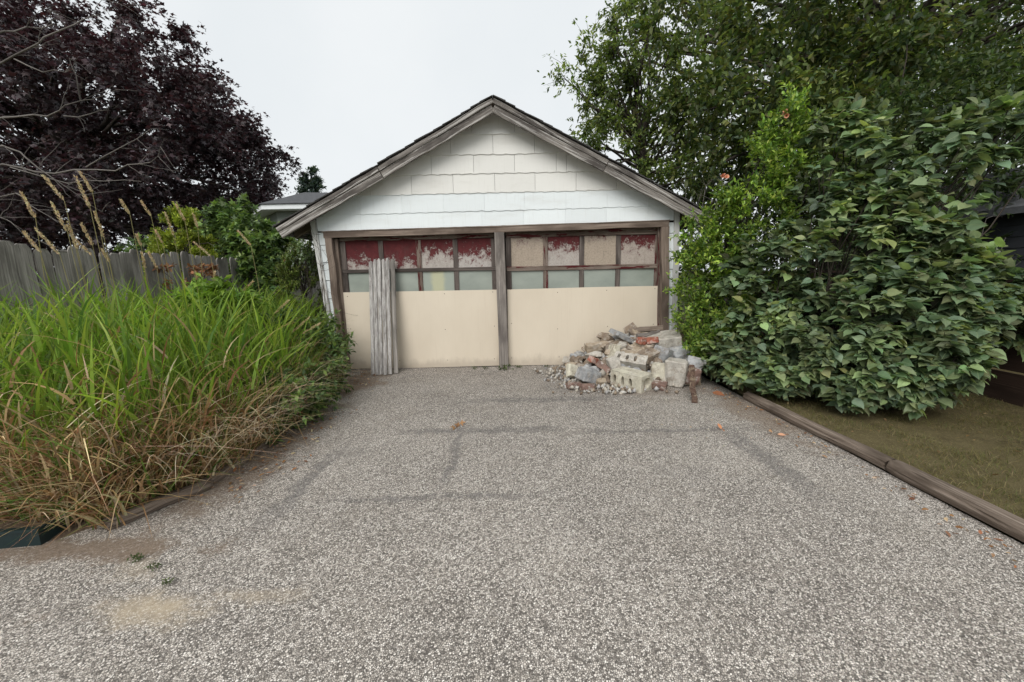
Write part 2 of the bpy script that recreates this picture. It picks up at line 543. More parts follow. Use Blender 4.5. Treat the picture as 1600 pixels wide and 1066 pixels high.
def drive_mat():
    m = Mat('worn_chip_asphalt', .9, .2)
    p = m.geo()
    x, y, z = m.sep(p)
    warp = m.noise(p, 25, 2, .5)
    vc = m.n('TexVoronoi', {'Vector': p, 'Scale': 122.0, 'Randomness': 1.0}, feature='F1')
    ve = m.n('TexVoronoi', {'Vector': p, 'Scale': 122.0, 'Randomness': 1.0}, feature='DISTANCE_TO_EDGE')
    r, g, b = m.sep(vc.outputs['Color'])
    big = m.noise(p, .75, 5, .6)
    mid = m.noise(p, 4.5, 5, .65)
    # wear: how many chips are pale; less in old tyre tracks and at the garage
    wear = m.math('ADD', m.math('MULTIPLY', m.math('SUBTRACT', big, .5), .85), m.math('MULTIPLY', m.math('SUBTRACT', mid, .5), .6))
    far = m.math('MULTIPLY', m.sstep(y, 2.6, 5.2), -.15)
    wear = m.math('ADD', wear, far)
    sel = m.sstep(m.math('ADD', r, wear), .14, .50)
    tint = m.sstep(m.noise(p, 1.6, 5, .7), .45, .68)
    chip = m.ramp(g, [(0, (.35, .315, .278)), (.35, (.55, .50, .442)), (.7, (.70, .645, .58)), (1, (.86, .81, .745))])
    dark = m.ramp(b, [(0, (.11, .098, .087)), (1, (.35, .315, .278))])
    c = m.mix(sel, dark, chip)
    c = m.mix(m.math('MULTIPLY', tint, .15), c, (.40, .345, .27))
    gap = m.sstep(ve.outputs[0], .03, .17)
    c = m.mix(gap, (.10, .09, .081), c)

    blot = m.math('MULTIPLY', m.sstep(m.noise(p, 1.15, 6, .72), .54, .70), m.sstep(y, 1.6, 3.4))
    c = m.mix(m.math('MULTIPLY', blot, .42), c, (.115, .107, .102))
    # tar seams (old sealed cracks)
    wx = m.math('ADD', x, m.math('MULTIPLY', m.math('SUBTRACT', m.noise(p, 3.0, 4, .7), .5), .25))
    wy = m.math('ADD', y, m.math('MULTIPLY', m.math('SUBTRACT', m.noise(p, 2.6, 4, .7), .5), .30))
    def seg(u, u0, w, v, v0, v1, f=.15):
        a = m.sstep(m.math('ABSOLUTE', m.math('SUBTRACT', u, u0)), w, w * .35)
        s1 = m.sstep(v, v0 - f, v0 + f); s2 = m.sstep(v, v1 + f, v1 - f)
        return m.math('MULTIPLY', a, m.math('MULTIPLY', s1, s2))
    seams = [seg(wx, -.50, .06, y, 2.65, 3.65), seg(wy, 3.60, .10, x, -1.1, .45), seg(wy, 3.50, .06, x, .6, 2.1, .3),
             seg(wy, 4.5, .12, x, -.5, 1.2, .4), seg(wx, 2.0, .14, y, 2.4, 3.4, .3), seg(wx, -1.55, .10, y, 2.2, 3.2, .3),
             seg(wy, 2.45, .05, x, -1.2, .1, .3)]
    sm = seams[0]
    for s_ in seams[1:]: sm = m.math('MAXIMUM', sm, s_)
    sm = m.math('MULTIPLY', sm, m.sstep(m.noise(p, 16, 4, .7), .32, .55))
    c = m.mix(m.math('MULTIPLY', sm, .58), c, (.115, .108, .106))
    # sand and dirt washed on to it
    dn = m.noise(p, 3.5, 5, .65)
    dn2 = m.noise(p, 45, 3, .6)
    def blob(cx, cy, rx, ry, lo, hi):
        dx = m.math('DIVIDE', m.math('SUBTRACT', x, cx), rx); dy = m.math('DIVIDE', m.math('SUBTRACT', y, cy), ry)
        d = m.math('SQRT', m.math('ADD', m.math('MULTIPLY', dx, dx), m.math('MULTIPLY', dy, dy)))
        d = m.math('ADD', d, m.math('MULTIPLY', m.math('SUBTRACT', dn, .5), 3.0))
        d = m.math('ADD', d, m.math('MULTIPLY', m.math('SUBTRACT', dn2, .5), 1.5))
        return m.sstep(d, hi, lo)
    sand = m.math('MAXIMUM', blob(-1.63, 1.58, .30, .12, -.3, 1.2), m.math('MULTIPLY', blob(-1.3, 1.64, .34, .06, -.2, 1.0), .5))
    sand = m.math('MAXIMUM', sand, m.math('MULTIPLY', blob(-2.0, 1.85, .16, .14, .2, 1.0), .4))
    c = m.mix(m.math('MULTIPLY', sand, .8), c, m.ramp(dn2, [(.3, (.36, .29, .20)), (.7, (.56, .47, .35))]))
    dirt = m.math('MAXIMUM', blob(-2.45, 1.98, .85, .13, .4, 1.1), blob(-2.25, 5.5, .45, .75, .35, 1.15))
    dirt = m.math('MAXIMUM', dirt, m.math('MULTIPLY', blob(2.55, 3.9, .32, .9, .3, 1.2), .75))
    dirt = m.math('MAXIMUM', dirt, m.math('MULTIPLY', blob(-2.15, 3.4, .32, 1.4, .3, 1.2), .85))
    dirt = m.math('MAXIMUM', dirt, m.math('MULTIPLY', blob(1.7, 5.2, 1.1, .8, .3, 1.15), .5))
    c = m.mix(m.math('MULTIPLY', dirt, .85), c, m.ramp(dn2, [(.3, (.13, .095, .07)), (.7, (.25, .19, .14))]))
    m.base(c)
    h = m.math('ADD', m.math('MULTIPLY', gap, .7), m.math('MULTIPLY', sel, .5))
    m.bump(h, .40, .005)
    return m.m


def soil_mat(name, a, b, cc, sc=6):
    m = Mat(name, .95, .1)
    p = m.geo()
    n = m.noise(p, sc, 7, .72)
    n2 = m.noise(p, .9, 4, .6)
    n3 = m.noise(m.scale(p, (160, 60, 60)), 1, 3, .6)
    c = m.ramp(n, [(.3, a), (.5, b), (.7, cc)])
    c = m.mix(m.sstep(n2, .35, .65), c, b)
    c = m.mix(m.math('MULTIPLY', m.sstep(n3, .5, .7), .4), c, [x * 1.7 for x in cc])
    m.base(c)
    m.bump(m.math('ADD', n, n3), .7, .02)
    return m.m


DRIVE = drive_mat()
SOIL = soil_mat('dry_soil', (.055, .04, .03), (.12, .088, .062), (.20, .15, .105))
LAWN = soil_mat('mossy_dry_lawn', (.06, .048, .026), (.115, .094, .048), (.175, .15, .078), 9)
FIELD = soil_mat('rough_ground', (.03, .032, .014), (.05, .055, .022), (.08, .08, .035), 2)

LEAF_MAPLE = leaf_mat('purple_maple_leaf', .45, .4, .22, (1.6, .8, .8))
LEAF_TREE = leaf_mat('dark_tree_leaf', .45, .4, .42)
LEAF_LILAC = leaf_mat('lilac_leaf', .5, .3, .34, veins=True)
LEAF_PRIVET = leaf_mat('privet_leaf', .42, .4, .35)
LEAF_MISC = leaf_mat('shrub_leaf', .5, .35, .3)
GRASS_M = leaf_mat('grass_blade', .55, .3, .4, (1.2, 1.3, .7))
DRY_M = leaf_mat('dry_blade', .8, .15, .3, (1.1, 1.0, .8))

# ------------------------------------------------------------------ the setting
def sheet(name, x0, x1, y0, y1, nx, ny, zf, mat, keep=None):
    xs = np.linspace(x0, x1, nx + 1); ys = np.linspace(y0, y1, ny + 1)
    X, Y = np.meshgrid(xs, ys)
    Z = np.vectorize(zf)(X, Y)
    V = np.stack([X, Y, Z], -1).reshape(-1, 3)
    i = np.arange(ny)[:, None]; j = np.arange(nx)[None, :]
    q = np.stack([i*(nx+1) + j, i*(nx+1) + j + 1, (i+1)*(nx+1) + j + 1, (i+1)*(nx+1) + j], -1).reshape(-1, 4)
    if keep is not None:
        cx = V[q].mean(1)
        q = q[keep(cx[:, 0], cx[:, 1])]
    o = obj_np(name, V, q, mat, org=ZERO, smooth=True)
    return props(o, kind='structure')


def n3(x, y, f, s=0.0):
    return noise.noise(Vector((x * f, y * f, s)))


sheet('ground', -700, 700, -300, 1100, 40, 40, lambda x, y: -0.05, FIELD)


def left_edge(y):
    """x of the driveway's left edge"""
    pts = [(-9, -9.0), (1.80, -9.0), (1.95, -3.2), (2.05, -2.6), (2.35, -2.33), (2.75, -2.15), (3.25, -2.10), (4.3, -2.22), (5.75, -2.6), (6.4, -2.8)]
    for (a, xa), (b, xb) in zip(pts, pts[1:]):
        if y <= b: return xa + (xb - xa) * (y - a) / (b - a)
    return -2.8


sheet('driveway', -9, 2.72, -6, 6.9, 110, 120, lambda x, y: .006 * n3(x, y, .8) + .002 * n3(x, y, 3), DRIVE)


def bed_z(x, y):
    d = left_edge(y) - x
    return -0.02 + min(max(d, -.4), .5) * .16 + .02 * n3(x, y, 2.2, 4)


sheet('garden_bed', -9, -1.7, 1.7, 12, 60, 80, bed_z, SOIL)
sheet('lawn', 2.735, 12, -6, 14, 70, 120, lambda x, y: .022 + .02 * n3(x, y, 1.6, 7) + .02 * min(max(x - 2.7, 0), 1), LAWN)

# ------------------------------------------------------------------ the garage
YF = 6.25
GAR = thing('garage', (-.2, YF, 0), 'weathered white shingled garage with gabled roof and two boarded doors', 'garage')
RX, RZ, SL = -.20, 3.985, .522          # ridge x, top of the rake, slope


def rake_z(x): return RZ - abs(x - RX) * SL


def cornL(z): return -2.885 - .070 * z
def cornR(z): return 2.665 - .022 * z


# hidden backing wall so that no gap shows light between shingles
hz = 2.16
prism('wall', [(-2.85, 2.19), (2.43, 2.24), (cornR(2.2) - .03, 2.24), (cornR(2.4) - .03, 2.40), (RX, RZ - .22), (cornL(2.4) + .03, 2.40), (cornL(2.2) + .03, 2.19)],
      YF + .03, YF + .12, DARK_IN, GAR)


def clip_poly(poly, inside, cut):
    out = []
    for i, p in enumerate(poly):
        q = poly[(i + 1) % len(poly)]
        a, b = inside(p), inside(q)
        if a: out.append(p)
        if a != b: out.append(cut(p, q))
    return out


def clip_line(poly, A, B, C):
    """keep A x + B z <= C"""
    f = lambda p: A * p[0] + B * p[1] - C
    def cut(p, q):
        t = f(p) / (f(p) - f(q))
        return (p[0] + (q[0] - p[0]) * t, p[1] + (q[1] - p[1]) * t)
    return clip_poly(poly, lambda p: f(p) <= 1e-9, cut)


ST = RZ - .06
courses = [  # z of the lower edge at x=0, slope, joints, wavy
    (2.240, .010, [-2.29, -1.02, -.425, .22, .86, 1.49, 2.12]),
    (2.463, .007, [-2.287, -1.641, -1.004, -.377, .24, .87, 1.50, 2.13]),
    (2.725, .003, [-2.11, -1.476, -.844, -.212, .40, 1.023, 1.637, 2.27]),
    (3.001, .001, [-1.79, -1.159, -.523, .094, .722, .877, 1.5]),
    (3.272, .000, [-1.49, -.857, -.225, .397, 1.03]),
    (3.554, .000, [-.533, .10, .73])]
rs = rng_(5)
for ci, (z0, b, joints) in enumerate(courses):
    z1 = courses[ci + 1][0] + .03 if ci + 1 < len(courses) else RZ
    xs = [-3.2] + joints + [2.75]
    ph = rs.uniform(0, 6)
    amp = .0055 if ci else .0012
    for k in range(len(xs) - 1):
        g = .0022 if ci > 1 else .0008
        a, c = xs[k] + g, xs[k + 1] - g
        ns = max(4, int((c - a) / .045))
        dz = rs.normal(0, .0022)
        if ci == 0: dz *= .3
        bot = [(a + (c - a) * i / ns, z0 + dz + b * (a + (c - a) * i / ns) + amp * math.sin((a + (c - a) * i / ns) * 33 + ph) + amp * .6 * math.sin((a + (c - a) * i / ns) * 71 + ph * 2)) for i in range(ns + 1)]
        poly = bot + [(c, z1 + b * c), (a, z1 + b * a)]
        poly = clip_line(poly, SL, 1, ST + SL * RX)          # right rake
        if len(poly) > 2: poly = clip_line(poly, -SL, 1, ST - SL * RX)
        if len(poly) > 2: poly = clip_line(poly, 1, .022, 2.665 - .085)
        if len(poly) > 2: poly = clip_line(poly, -1, -.070, 2.885 - .075)
        if len(poly) < 3: continue
        ar = abs(sum(poly[i][0] * poly[(i+1) % len(poly)][1] - poly[(i+1) % len(poly)][0] * poly[i][1] for i in range(len(poly)))) / 2
        if ar < .004: continue
        zb = z0 + b * (a + c) / 2
        pr = .015 + rs.uniform(-.001, .002)
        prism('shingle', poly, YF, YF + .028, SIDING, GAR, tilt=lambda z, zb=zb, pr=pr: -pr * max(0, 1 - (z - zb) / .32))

# narrow shingles beside the opening
for side in (0, 1):
    zz = [2.19, 2.00, 1.735, 1.455, 1.17, .885, .60, .315, .03] if side == 0 else [2.235, 2.07, 1.80, 1.52, 1.24, .95, .67, .385, .10, .02]
    for z1, z0 in zip(zz, zz[1:]):
        f = .004
        if side == 0:
            jo = lambda z: -2.785 - .035 * z
            a0, a1, c0, c1 = cornL(z0) + .055, cornL(z1) + .055, jo(z0), jo(z1)
        else:
            jo = lambda z: 2.535 - .035 * z
            a0, a1, c0, c1 = jo(z0), jo(z1), cornR(z0) - .06, cornR(z1) - .06
        if c0 - a0 < .02: a0 = c0 - .02
        ofs = rs.normal(0, .002)
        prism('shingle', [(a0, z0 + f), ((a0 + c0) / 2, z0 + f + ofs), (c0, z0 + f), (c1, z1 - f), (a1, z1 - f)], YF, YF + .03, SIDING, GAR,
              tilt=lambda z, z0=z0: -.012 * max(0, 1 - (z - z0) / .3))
    prism('wall', [(cornL(0) + .04, 0), (-2.70, 0), (-2.70, 2.2), (cornL(2.2) + .04, 2.2)] if side == 0 else
          [(2.42, 0), (cornR(0) - .03, 0), (cornR(2.2) - .03, 2.2), (2.40, 2.2)], YF + .032, YF + .12, DARK_IN, GAR)

# corner boards
plank('corner_board', (cornL(0) + .025, YF - .006, 0), (cornL(2.40) + .025, YF - .006, 2.40), .085, .04, (1, 0, 0), WOOD_TRIM, GAR, 10, .003, seed=1)
plank('corner_board', (cornR(0) - .035, YF - .006, 0), (cornR(2.42) - .035, YF - .006, 2.42), .085, .04, (1, 0, 0), WOOD_TRIM, GAR, 10, .003, seed=2)

# door frame
plank('door_header', (-2.86, YF - .03, 2.142), (2.445, YF - .03, 2.208), .088, .07, (0, 0, 1), WOOD_BROWN, GAR, 14, .003, seed=3)
plank('header_cap', (-2.88, YF - .028, 2.190), (2.455, YF - .028, 2.256), .016, .085, (0, 0, 1), WOOD_BROWN, GAR, 14, .002, seed=33)
plank('door_jamb', (-2.735, YF - .025, 0), (-2.795, YF - .025, 2.097), .105, .085, (1, 0, 0), WOOD_BROWN, GAR, 10, .003, seed=4)
plank('door_jamb', (2.475, YF - .025, 0), (2.388, YF - .025, 2.162), .12, .085, (1, 0, 0), WOOD_BROWN, GAR, 10, .003, seed=5)
plank('inner_jamb', (2.40, YF + .05, 0), (2.335, YF + .05, 2.16), .05, .07, (1, 0, 0), WOOD_RED, GAR, 8, .002, seed=51)
plank('inner_jamb', (-2.685, YF + .05, 0), (-2.715, YF + .05, 2.09), .05, .07, (1, 0, 0), WOOD_BROWN, GAR, 8, .002, seed=52)
plank('center_post', (-.136, YF - .035, 0), (-.160, YF - .035, 2.13), .15, .11, (1, 0, 0), WOOD_GREY, GAR, 8, .0015, ch=.008, seed=6)


def door(x0, x1, zt, mull, zr, mats, panes, seed, label):
    """overhead-style wooden door: a row of painted panels, a row of frosted panes, a beige sheet screwed over the rest"""
    yd = YF + .085
    D = place('door', None, GAR, ((x0 + x1) / 2, yd, 0)) if False else bpy.data.objects.new('door', None)
    COL.objects.link(D); D.parent = GAR
    org = np.array([(x0 + x1) / 2, yd, 0.0])
    D.location = tuple(org - ORG[GAR.name]); ORG[D.name] = org
    D['label'] = label
    zp1, zr1, zr0, zg0 = zr
    s = seed
    plank('top_rail', (x0, yd, (zt + zp1) / 2), (x1, yd, (zt + zp1) / 2 + .012), zt - zp1, .045, (0, 0, 1), WOOD_RED, D, 8, .001, seed=s)
    plank('middle_rail', (x0, yd - .003, (zr1 + zr0) / 2), (x1, yd - .003, (zr1 + zr0) / 2), zr1 - zr0, .045, (0, 0, 1), WOOD_RED if seed > 100 else WOOD_DOOR, D, 8, .001, seed=s+1)
    plank('bottom_rail', (x0, yd, .16), (x1, yd, .16), .28, .04, (0, 0, 1), WOOD_DOOR, D, 4, .001, seed=s+2)
    edges = [x0] + mull + [x1]
    for k, xm in enumerate([x0 + .035] + mull + [x1 - .035]):
        wd = .075 if 0 < k < len(mull) + 1 else .085
        for za, zb in ((zr1 + .002, zp1 - .002), (.30, zr0 - .002)):
            plank('stile', (xm, yd + .002, za), (xm, yd + .002, zb), wd, .040, (1, 0, 0), WOOD_RED if (k + seed) % 3 == 0 else WOOD_DOOR, D, 5, .0015, seed=s+5+k)
    xe = [x0 + .0775] + [v for m_ in mull for v in (m_ - .0375, m_ + .0375)] + [x1 - .0775]
    for k in range(4):
        a, c = xe[2 * k] - .006, xe[2 * k + 1] + .006
        o = prism('panel', [(a, zr1 - .004), (c, zr1 - .004), (c, zp1 + .004), (a, zp1 + .004)], yd + .002, yd + .016, mats[k], D)
        l = o.data.uv_layers[0]
        for d_ in l.data: d_.uv = (d_.uv[0], d_.uv[1] - zr1)
        o = prism('pane', [(a, 1.1), (c, 1.1), (c, zr0 + .004), (a, zr0 + .004)], yd + .004, yd + .010, panes[k], D)
    # beige sheet, sagging a little
    zs = [(x0 - .002, 1.262), (x1 + .002, 1.256)] if seed < 100 else [(x0 + .004, 1.254), (x1 + .01, 1.262)]
    prism('sheet', [(x0 - .002, .012), ((x0 + x1) / 2, .006), (x1 + .004, .015), (zs[1][0], zs[1][1]), ((x0 + x1) / 2 + .2, zs[1][1] + .002), (zs[0][0], zs[0][1])],
          yd - .062, yd - .046, PLY, D)
    rr = rng_(seed)
    for sx in (.03, .335, .655, .97):
        for sz in (1.22, .66, .13):
            cx, cz = x0 + (x1 - x0) * sx + rr.normal(0, .012), sz + rr.normal(0, .02)
            V, F, U = tube_arrays([(cx, yd - .061, cz), (cx, yd - .0655, cz)], [.0075, .0065], 6)
            V = np.concatenate([V, [[cx, yd - .0655, cz]]])
            Fl = [tuple(f) for f in F] + [(6 + j, 6 + (j + 1) % 6, 12) for j in range(6)]
            obj_py('screw', V, Fl, METAL, D)
    return D


PALE = (.40, .365, .335); TANB = (.36, .30, .24)
pl = [peel_mat('red_panel_a', .06, PALE, 1), peel_mat('red_panel_b', .05, PALE, 2.3), peel_mat('red_panel_c', .20, PALE, 3.7), peel_mat('red_panel_d', .16, (.44, .41, .385), 4.4)]
pr_ = [peel_mat('red_panel_e', .47, TANB, 5.2), peel_mat('red_panel_f', .23, PALE, 6.6), peel_mat('red_panel_g', .49, TANB, 7.1), peel_mat('red_panel_h', .27, (.38, .33, .29), 8.3)]
door(-2.672, -.222, 2.125, [-2.042, -1.445, -.866], (2.055, 1.618, 1.562, 1.1), pl, [GLASS, GLASS, GLASS_Y, GLASS], 40, 'left garage door with flaking red panels')
door(-.062, 2.372, 2.165, [.560, 1.133, 1.713], (2.060, 1.612, 1.540, 1.1), pr_, [GLASS] * 4, 140, 'right garage door with bare tan panels')
prism('lining', [(-2.8, .0), (2.5, .0), (2.5, 2.25), (-2.8, 2.25)], YF + .16, YF + .18, DARK_IN, GAR)

# sides and back
YB = 12.2
for sx, cx in ((-1, -2.96), (1, 2.60)):
    zz = np.arange(.02, 2.3, .27)
    obj_py('wall', [(cx, YF + .125, 0), (cx, YB, 0), (cx, YB, 2.32), (cx, YF + .125, 2.32), (cx - sx * .1, YF + .125, 0), (cx - sx * .1, YB, 0), (cx - sx * .1, YB, 2.32), (cx - sx * .1, YF + .125, 2.32)],
           [(0, 1, 2, 3), (7, 6, 5, 4), (0, 4, 5, 1), (3, 2, 6, 7), (0, 3, 7, 4), (1, 5, 6, 2)], DARK_IN, GAR)
    for z in zz:
        plank('siding_course', (cx + sx * .014, YF + .13, z + .14), (cx + sx * .014, YB, z + .14), .285, .016, (0, .0, 1), SIDING, GAR, 6, .001, seed=int(z * 100))
prism('wall', [(-2.95, 0), (2.6, 0), (2.6, 2.4), (RX, RZ - .22), (-2.95, 2.4)], YB + .002, YB + .1, SIDING, GAR)

# roof: deck, courses of asphalt shingle, rafters
YR0, YR1 = 6.0, YB + .3
ROOF = bpy.data.objects.new('roof', None); COL.objects.link(ROOF); ROOF.parent = GAR
ORG[ROOF.name] = np.array([RX, 9.0, RZ]); ROOF.location = tuple(ORG[ROOF.name] - ORG[GAR.name])
un = math.sqrt(1 + SL * SL)
for sx in (-1, 1):
    HW = 3.27 if sx < 0 else 3.19
    dvec = np.array([sx, 0, -SL]) / un
    nvec = np.array([sx * SL, 0, 1.0]) / un
    Lr = HW * un
    nb = 16
    for k in range(nb):           # sheathing boards, seen from below at the overhang
        a, c = Lr * k / nb + .002, Lr * (k + 1) / nb - .002
        pc = np.array([RX, 0, RZ - .025]) + dvec * (a + c) / 2 - nvec * .012
        plank('roof_board', (pc[0], YR0 + .035, pc[2]), (pc[0], YR1, pc[2]), c - a, .02, dvec, WOOD_BROWN, ROOF, 3, .0005, seed=k)
    ncs = 24
    for k in range(ncs):          # shingle courses, each lapping the one below
        a, c = Lr * k / ncs - .02, Lr * (k + 1) / ncs + .045
        tl = .013
        p0 = np.array([RX, 0, RZ - .02]) + dvec * max(a, 0.0) + nvec * .001
        p1 = np.array([RX, 0, RZ - .02]) + dvec * c + nvec * .012
        V, r = [], rng_(900 + k + 50 * (sx > 0))
        ys = np.linspace(YR0 - .022, YR1 + .02, 22)
        for yy in ys:
            j = r.normal(0, .004)
            y_ = yy + (r.normal(0, .010) if yy == ys[0] else 0)
            for q, up in ((p0, 0), (p1 + dvec * j, 0), (p1 + dvec * j, 1), (p0, 1)):
                V.append((q[0] + nvec[0] * tl * up, y_, q[2] + nvec[2] * tl * up + (r.normal(0, .002) if yy == ys[0] else 0)))
        F = []
        for i in range(len(ys) - 1):
            for j in range(4):
                F.append((i*4 + j, i*4 + (j+1) % 4, (i+1)*4 + (j+1) % 4, (i+1)*4 + j))
        F += [(3, 2, 1, 0), tuple((len(ys) - 1) * 4 + q for q in range(4))]
        obj_py('shingle_course', V, F, ROOFING, ROOF)
    # rake boards on the front: narrow crown strip above a wide board, both in two lengths
    for (off, w, t, yy, nm, mt, sd) in ((.060, .062, .034, YR0 - .001, 'rake_strip', WOOD_RAKE, 60), (.145, .105, .03, YR0 + .012, 'rake_board', WOOD_RAKE, 64)):
        for (f0, f1) in ((0.0, .52), (.523, 1.0)):
            s0 = np.array([RX, yy, RZ - .02]) + dvec * (Lr * f0 + (off * SL if f0 == 0 else 0)) * 1.0 - nvec * (off - .012)
            if f0 == 0:
                s0 = np.array([RX + sx * .002, yy, RZ - .02 - (off - .012) * un])
            s1 = np.array([RX, yy, RZ - .02]) + dvec * (Lr * f1) - nvec * (off - .012)
            plank(nm, s0, s1, w, t, nvec, mt, ROOF, 9, .003, seed=sd + int(f0 * 4) + (10 if sx > 0 else 0))
    # eave fascia and rafter tails
    e = np.array([RX, 0, RZ - .02]) + dvec * Lr - nvec * .08
    plank('fascia', (e[0] - sx * .02, YR0 + .04, e[2]), (e[0] - sx * .02, YR1, e[2]), .10, .025, (0, 0, 1), WOOD_RAKE, ROOF, 8, .002, seed=77)
    for k in range(11):
        yk = YF + .14 + k * .6
        s0 = np.array([RX, yk, RZ - .12]) + dvec * (Lr - 1.2) - nvec * .01
        s1 = np.array([RX, yk, RZ - .12]) + dvec * (Lr - .06) - nvec * .01
        plank('rafter_tail', s0, s1, .12, .045, nvec, WOOD_BROWN, ROOF, 3, .001, seed=80 + k)

# ------------------------------------------------------------------ boards leaning on the left door
bl = [(-2.150, 5.860, 1.742, .056, .16), (-2.086, 5.846, 1.765, .058, -.10), (-2.020, 5.850, 1.775, .058, .14), (-1.955, 5.838, 1.768, .060, -.16), (-1.888, 5.856, 1.782, .056, .10), (-1.822, 5.930, 1.768, .075, -.25)]
names = ['first', 'second', 'third', 'fourth', 'fifth']
for k, (bx, by, bz, bw, yaw) in enumerate(bl):
    xt = bx - .022
    lab = ('%s from the left of the silvery boards leaning on the left garage door' % names[k]) if k < 5 else 'darker rearmost board at the right of the bundle leaning on the left garage door'
    o = plank('fence_board', (bx, by, .012 - .004 * (k % 2)), (xt, YF - .042 + (.03 if k == 5 else .012 * (k % 2)), bz), bw, .036, (1, yaw, 0), WOOD_BOARDS if k < 5 else WOOD_FENCE, None, 7, .0022, ch=.011, seed=200 + k,
              tip=[(.968, 1.0), (.984, .86), (.994, .6), (1.0, .3)])
    props(o, lab, 'board', 'boards leaning on the garage')

# ------------------------------------------------------------------ rubble heap beside the right door
def rock(name, dims, loc, rot, mat, seed, n=16, box=.7, dis=.02, sub=1):
    """a broken lump: a block cut by random planes, edges chipped, faces roughened"""
    r = rng_(seed)
    bm = bmesh.new()
    bmesh.ops.create_cube(bm, size=1.0)
    ncut = 3 if box > .75 else 7
    for k in range(ncut):
        d = nrm(r.normal(0, 1, 3))
        ext = np.abs(d).sum() * .5
        dist = ext * (r.uniform(.72, .9) if box > .75 else r.uniform(.5, .78))
        g = bmesh.ops.bisect_plane(bm, geom=bm.verts[:] + bm.edges[:] + bm.faces[:], plane_co=tuple(d * dist), plane_no=tuple(d), clear_outer=True)
        es = [e for e in g['geom_cut'] if isinstance(e, bmesh.types.BMEdge)]
        if es: bmesh.ops.holes_fill(bm, edges=es, sides=0)
    for v in bm.verts: v.co = Vector((v.co.x * dims[0], v.co.y * dims[1], v.co.z * dims[2]))
    bmesh.ops.bevel(bm, geom=list(bm.edges), offset=min(dims) * (.05 if sub else .035), segments=1, affect='EDGES')
    bmesh.ops.triangulate(bm, faces=bm.faces[:])
    if sub:
        for _ in range(2):
            bmesh.ops.subdivide_edges(bm, edges=[e for e in bm.edges if e.calc_length() > max(dims) * .22], cuts=1, use_grid_fill=False)
            bmesh.ops.triangulate(bm, faces=bm.faces[:])
    s = seed * 1.37
    md = max(dims)
    for v in bm.verts:
        v.co += noise.noise_vector(v.co * (3.5 / md) + Vector((s, s, s))) * dis * md * 1.3 + noise.noise_vector(v.co * (11 / md) + Vector((s, 0, s))) * dis * md * .6
    bmesh.ops.recalc_face_normals(bm, faces=bm.faces[:])
    me = bpy.data.meshes.new(name)
    bm.to_mesh(me); bm.free()
    me.materials.append(mat)
    o = place(name, me, None, loc)
    o.rotation_euler = [rad(a) for a in rot]
    return o


